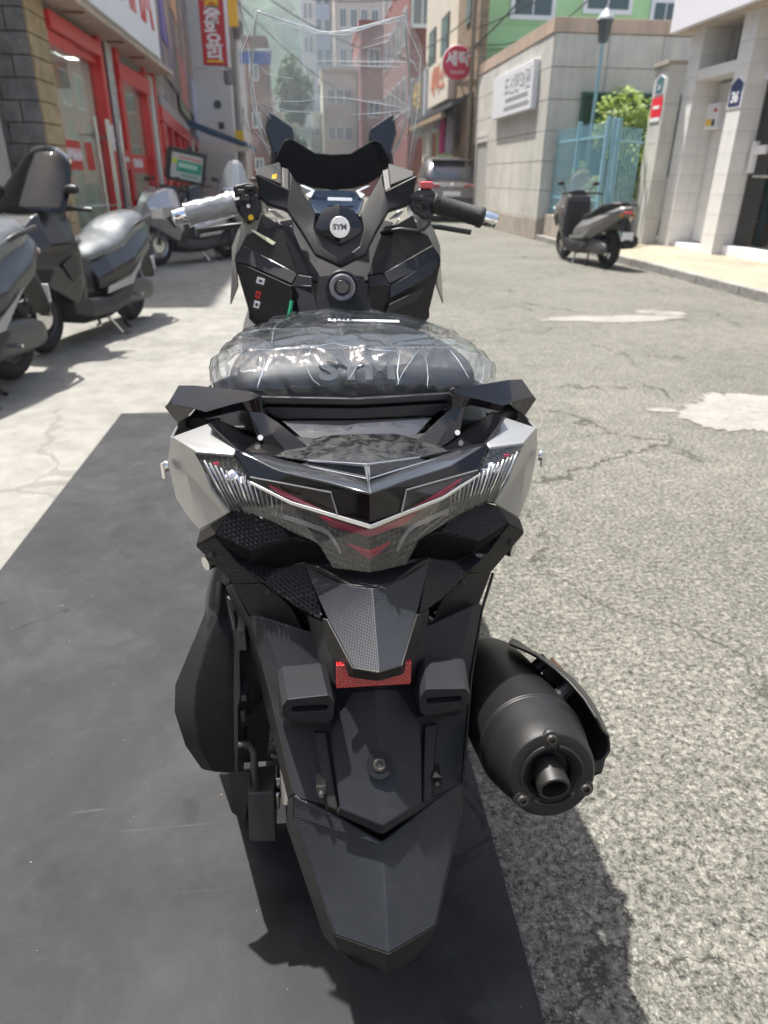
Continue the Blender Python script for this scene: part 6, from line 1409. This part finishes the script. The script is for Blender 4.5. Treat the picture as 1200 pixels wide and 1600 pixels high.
lpan('yellow_tag', [(392, 360, 1.568), (396, 359, 1.568), (431, 379, 1.545), (426, 383, 1.545)], mat('cream_tag', (.62, .62, .42), .5), .001, bevel=0)
# grips and switches
def bar(side):
    s = 'L' if side < 0 else 'R'
    a, b_ = (PX(367, 318, 1.60), PX(270, 341, 1.585)) if side < 0 else (PX(676, 318, 1.60), PX(776, 347, 1.585))
    d = (b_-a).normalized(); Ltot = (b_-a).length
    g = add('handle_grip', lathe(a, d, [(.022, 0), (.0225, .006), (.019, .010), (.0195, Ltot-.045), (.0215, Ltot-.042), (.0215, Ltot-.032), (.018, Ltot-.030)], 28), mat('grip_rubber', (.02, .02, .021), .7, bump=.7, bscale=260, bdist=.002), hero, smooth=True)
    segs = [torus(a+d*(.018+k*.0052), d, .0193, .0011, 24, 5) for k in range(int((Ltot-.07)/.0052))]
    add('grip_rib', join(*segs), mat('grip_rib_rubber', (.022, .022, .023), .6), g)
    add('bar_end', lathe(b_-d*.030, d, [(.0165, 0), (.0165, .018), (.0155, .022), (.0155, .028), (.010, .031), (.0, .031)], 28), CHROME, g, bevel=.0008)
    add('bar_tube', cyl(a-d*.05, a, .012, n=12), BLACKP, g)
    if side < 0:
        n_ = 30; rings = []
        for k in range(25):
            f = k/24; c = a + d*(f*(Ltot-.028)); ring = []
            x_, y_, _ = frame_of(d)
            for i in range(n_):
                an = 2*math.pi*i/n_; rr_ = .0238 + .0006*math.sin(an*5+f*9) + .0007*math.sin(f*23+an*2) + (.002 if k == 0 else 0)
                ring.append(c + x_*(rr_*math.cos(an)) + y_*(rr_*math.sin(an)))
            rings.append(ring)
        add('grip_film', loft(rings, cap=False), film('grip_film', (.75, .78, .8), .38, .14, 1.5, .5, 40, .004, boost=2.6, hazecol=(.62, .64, .66)), g, smooth=True)
    return a, d
aL, dL = bar(-1); aR, dR = bar(1)
swl = lpan('switch_box', [(363, 289, 1.605), (388, 284, 1.60), (400, 288, 1.60), (405, 300, 1.60), (408, 328, 1.59), (402, 345, 1.585), (384, 350, 1.585), (372, 330, 1.59), (366, 310, 1.60)], BLACKP, .05, bevel=.006)
for (u, v, r_, m_) in ((392, 340, .0058, HY), (388, 322, .004, WHITE)):
    p = PX(u, v, 1.582); add('button', lathe(p, (CAM_POS-p), [(r_, -.006), (r_, .004), (r_*.8, .006), (0, .006)], 18), m_, swl)
for (u, v, w_, h_) in ((377, 300, .014, .010), (384, 309, .018, .012), (390, 293, .016, .008)):
    p = PX(u, v, 1.59); add('switch', box(p.x-w_/2, p.x+w_/2, p.y-.012, p.y+.01, p.z-h_/2, p.z+h_/2), mat('switch_black', (.03, .03, .032), .35), swl, bevel=.002)
swr = lpan('switch_box', [(648, 300, 1.60), (655, 293, 1.60), (672, 293, 1.60), (684, 302, 1.60), (684, 315, 1.595), (676, 340, 1.585), (664, 343, 1.585), (643, 330, 1.59), (640, 318, 1.59)], mat('switch_grey', (.035, .034, .033), .38), .05, bevel=.006)
p = PX(667, 290, 1.60); add('kill_switch', box(p.x-.013, p.x+.013, p.y-.005, p.y+.02, p.z-.006, p.z+.008), mat('kill_red', (.62, .10, .12), .4), swr, bevel=.003)
p = PX(652, 327, 1.575); add('button', lathe(p, (CAM_POS-p), [(.010, -.004), (.010, .002), (.006, .003), (.003, .001), (0, .001)], 18), BLACKP, swr)
add('switch_slot', box(PX(650, 318, 1.58).x, PX(672, 318, 1.58).x, 1.578, 1.60, PX(650, 324, 1.58).z, PX(650, 316, 1.58).z), mat('slot_black', (.004, .004, .004), .6), swr)
add('throttle_cable', tube([PX(672, 338, 1.58), PX(671, 350, 1.575), PX(662, 358, 1.57), PX(650, 361, 1.56), PX(625, 358, 1.56), PX(608, 361, 1.57), PX(596, 364, 1.59)], .004, 8), BLACKP, hero, smooth=True)
for s in (-1, 1): add('brake_lever', tube([(s*.17, 1.68, 1.125), (s*.24, 1.70, 1.118), (s*.31, 1.68, 1.108)], .006, 8), BLACKP, hero, smooth=True)
# mirrors
pairpan('mirror', [(418, 171, 1.86), (457, 198, 1.86), (461, 214, 1.85), (440, 246, 1.84), (429, 250, 1.84), (414, 204, 1.86)], poly(6), mat('mirror_black', (.010, .010, .012), .18, coat=.6), solid=.03, bevel=.006, seg=3)
for s in (-1, 1): add('mirror_stem', tube([(s*.135, 1.85, 1.27), (s*.14, 1.84, 1.22), (s*.15, 1.80, 1.16)], .01, 8), BLACKP, hero)
# windshield and its film
wp = lambda u, v, Y: PX(u, v, Y)
WL = [(428, 252, 1.90), (409, 215, 1.87), (394, 160, 1.83), (391, 130, 1.815), (397, 60, 1.775), (401, 18, 1.75)]
WT = [None]
def ws(a, b_):
    k = b_*(len(WL)-1); i = min(int(k), len(WL)-2); g = k-i
    L0 = PX(*WL[i]).lerp(PX(*WL[i+1]), g); hw = abs(L0.x)
    x = (a*2-1)*hw; q = (a*2-1)**2
    z = L0.z - (.022*(1-abs(a*2-1))**1.3*max(0, b_-.8)*5)
    return (x, L0.y + .085*(1-q), z)
SCRN = film('windshield_clear', (.90, .93, .94), .05, .02, 1.5, 0, boost=1.3)
wsh = add('windshield', grid(ws, 24, 20), SCRN, hero, solid=0, smooth=True)
edge = [ws(0, k/16) for k in range(17)] + [ws(k/12, 1) for k in range(1, 13)] + [ws(1, 1-k/16) for k in range(1, 17)]
add('windshield_edge', tube(edge, .0026, 6), mat('clear_edge', (.40, .42, .44), .15), wsh, smooth=True)
WLF = [(397, 262, 1.86), (378, 204, 1.84), (374, 160, 1.81), (371, 100, 1.79), (372, 66, 1.775), (399, 14, 1.74)]
def wf_(a, b_, off=0):
    k = b_*(len(WLF)-1); i = min(int(k), len(WLF)-2); g = k-i
    L0 = PX(*WLF[i]).lerp(PX(*WLF[i+1]), g); hw = abs(L0.x); q = (a*2-1)**2
    p = Vector(((a*2-1)*hw, L0.y + .092*(1-q) - .012, L0.z - (.022*(1-abs(a*2-1))**1.3*max(0, b_-.8)*5)))
    c = crum(p, .007, (6, 5, 5))*min(1, (1-b_)*4); p.y += c*(.5+.5*abs(a-.5)*2); p.x += crum(p+Vector((9, 2, 4)), .003, (5, 5, 6))*(1 if abs(a-.5) > .3 else .2); return p
FILM = film('windshield_film', (.93, .955, .965), .14, .10, 1.5, .35, 5, .02, boost=1.8, hazecol=(.8, .88, .95))
ff = add('windshield_film', grid(wf_, 60, 50), FILM, hero, smooth=True)
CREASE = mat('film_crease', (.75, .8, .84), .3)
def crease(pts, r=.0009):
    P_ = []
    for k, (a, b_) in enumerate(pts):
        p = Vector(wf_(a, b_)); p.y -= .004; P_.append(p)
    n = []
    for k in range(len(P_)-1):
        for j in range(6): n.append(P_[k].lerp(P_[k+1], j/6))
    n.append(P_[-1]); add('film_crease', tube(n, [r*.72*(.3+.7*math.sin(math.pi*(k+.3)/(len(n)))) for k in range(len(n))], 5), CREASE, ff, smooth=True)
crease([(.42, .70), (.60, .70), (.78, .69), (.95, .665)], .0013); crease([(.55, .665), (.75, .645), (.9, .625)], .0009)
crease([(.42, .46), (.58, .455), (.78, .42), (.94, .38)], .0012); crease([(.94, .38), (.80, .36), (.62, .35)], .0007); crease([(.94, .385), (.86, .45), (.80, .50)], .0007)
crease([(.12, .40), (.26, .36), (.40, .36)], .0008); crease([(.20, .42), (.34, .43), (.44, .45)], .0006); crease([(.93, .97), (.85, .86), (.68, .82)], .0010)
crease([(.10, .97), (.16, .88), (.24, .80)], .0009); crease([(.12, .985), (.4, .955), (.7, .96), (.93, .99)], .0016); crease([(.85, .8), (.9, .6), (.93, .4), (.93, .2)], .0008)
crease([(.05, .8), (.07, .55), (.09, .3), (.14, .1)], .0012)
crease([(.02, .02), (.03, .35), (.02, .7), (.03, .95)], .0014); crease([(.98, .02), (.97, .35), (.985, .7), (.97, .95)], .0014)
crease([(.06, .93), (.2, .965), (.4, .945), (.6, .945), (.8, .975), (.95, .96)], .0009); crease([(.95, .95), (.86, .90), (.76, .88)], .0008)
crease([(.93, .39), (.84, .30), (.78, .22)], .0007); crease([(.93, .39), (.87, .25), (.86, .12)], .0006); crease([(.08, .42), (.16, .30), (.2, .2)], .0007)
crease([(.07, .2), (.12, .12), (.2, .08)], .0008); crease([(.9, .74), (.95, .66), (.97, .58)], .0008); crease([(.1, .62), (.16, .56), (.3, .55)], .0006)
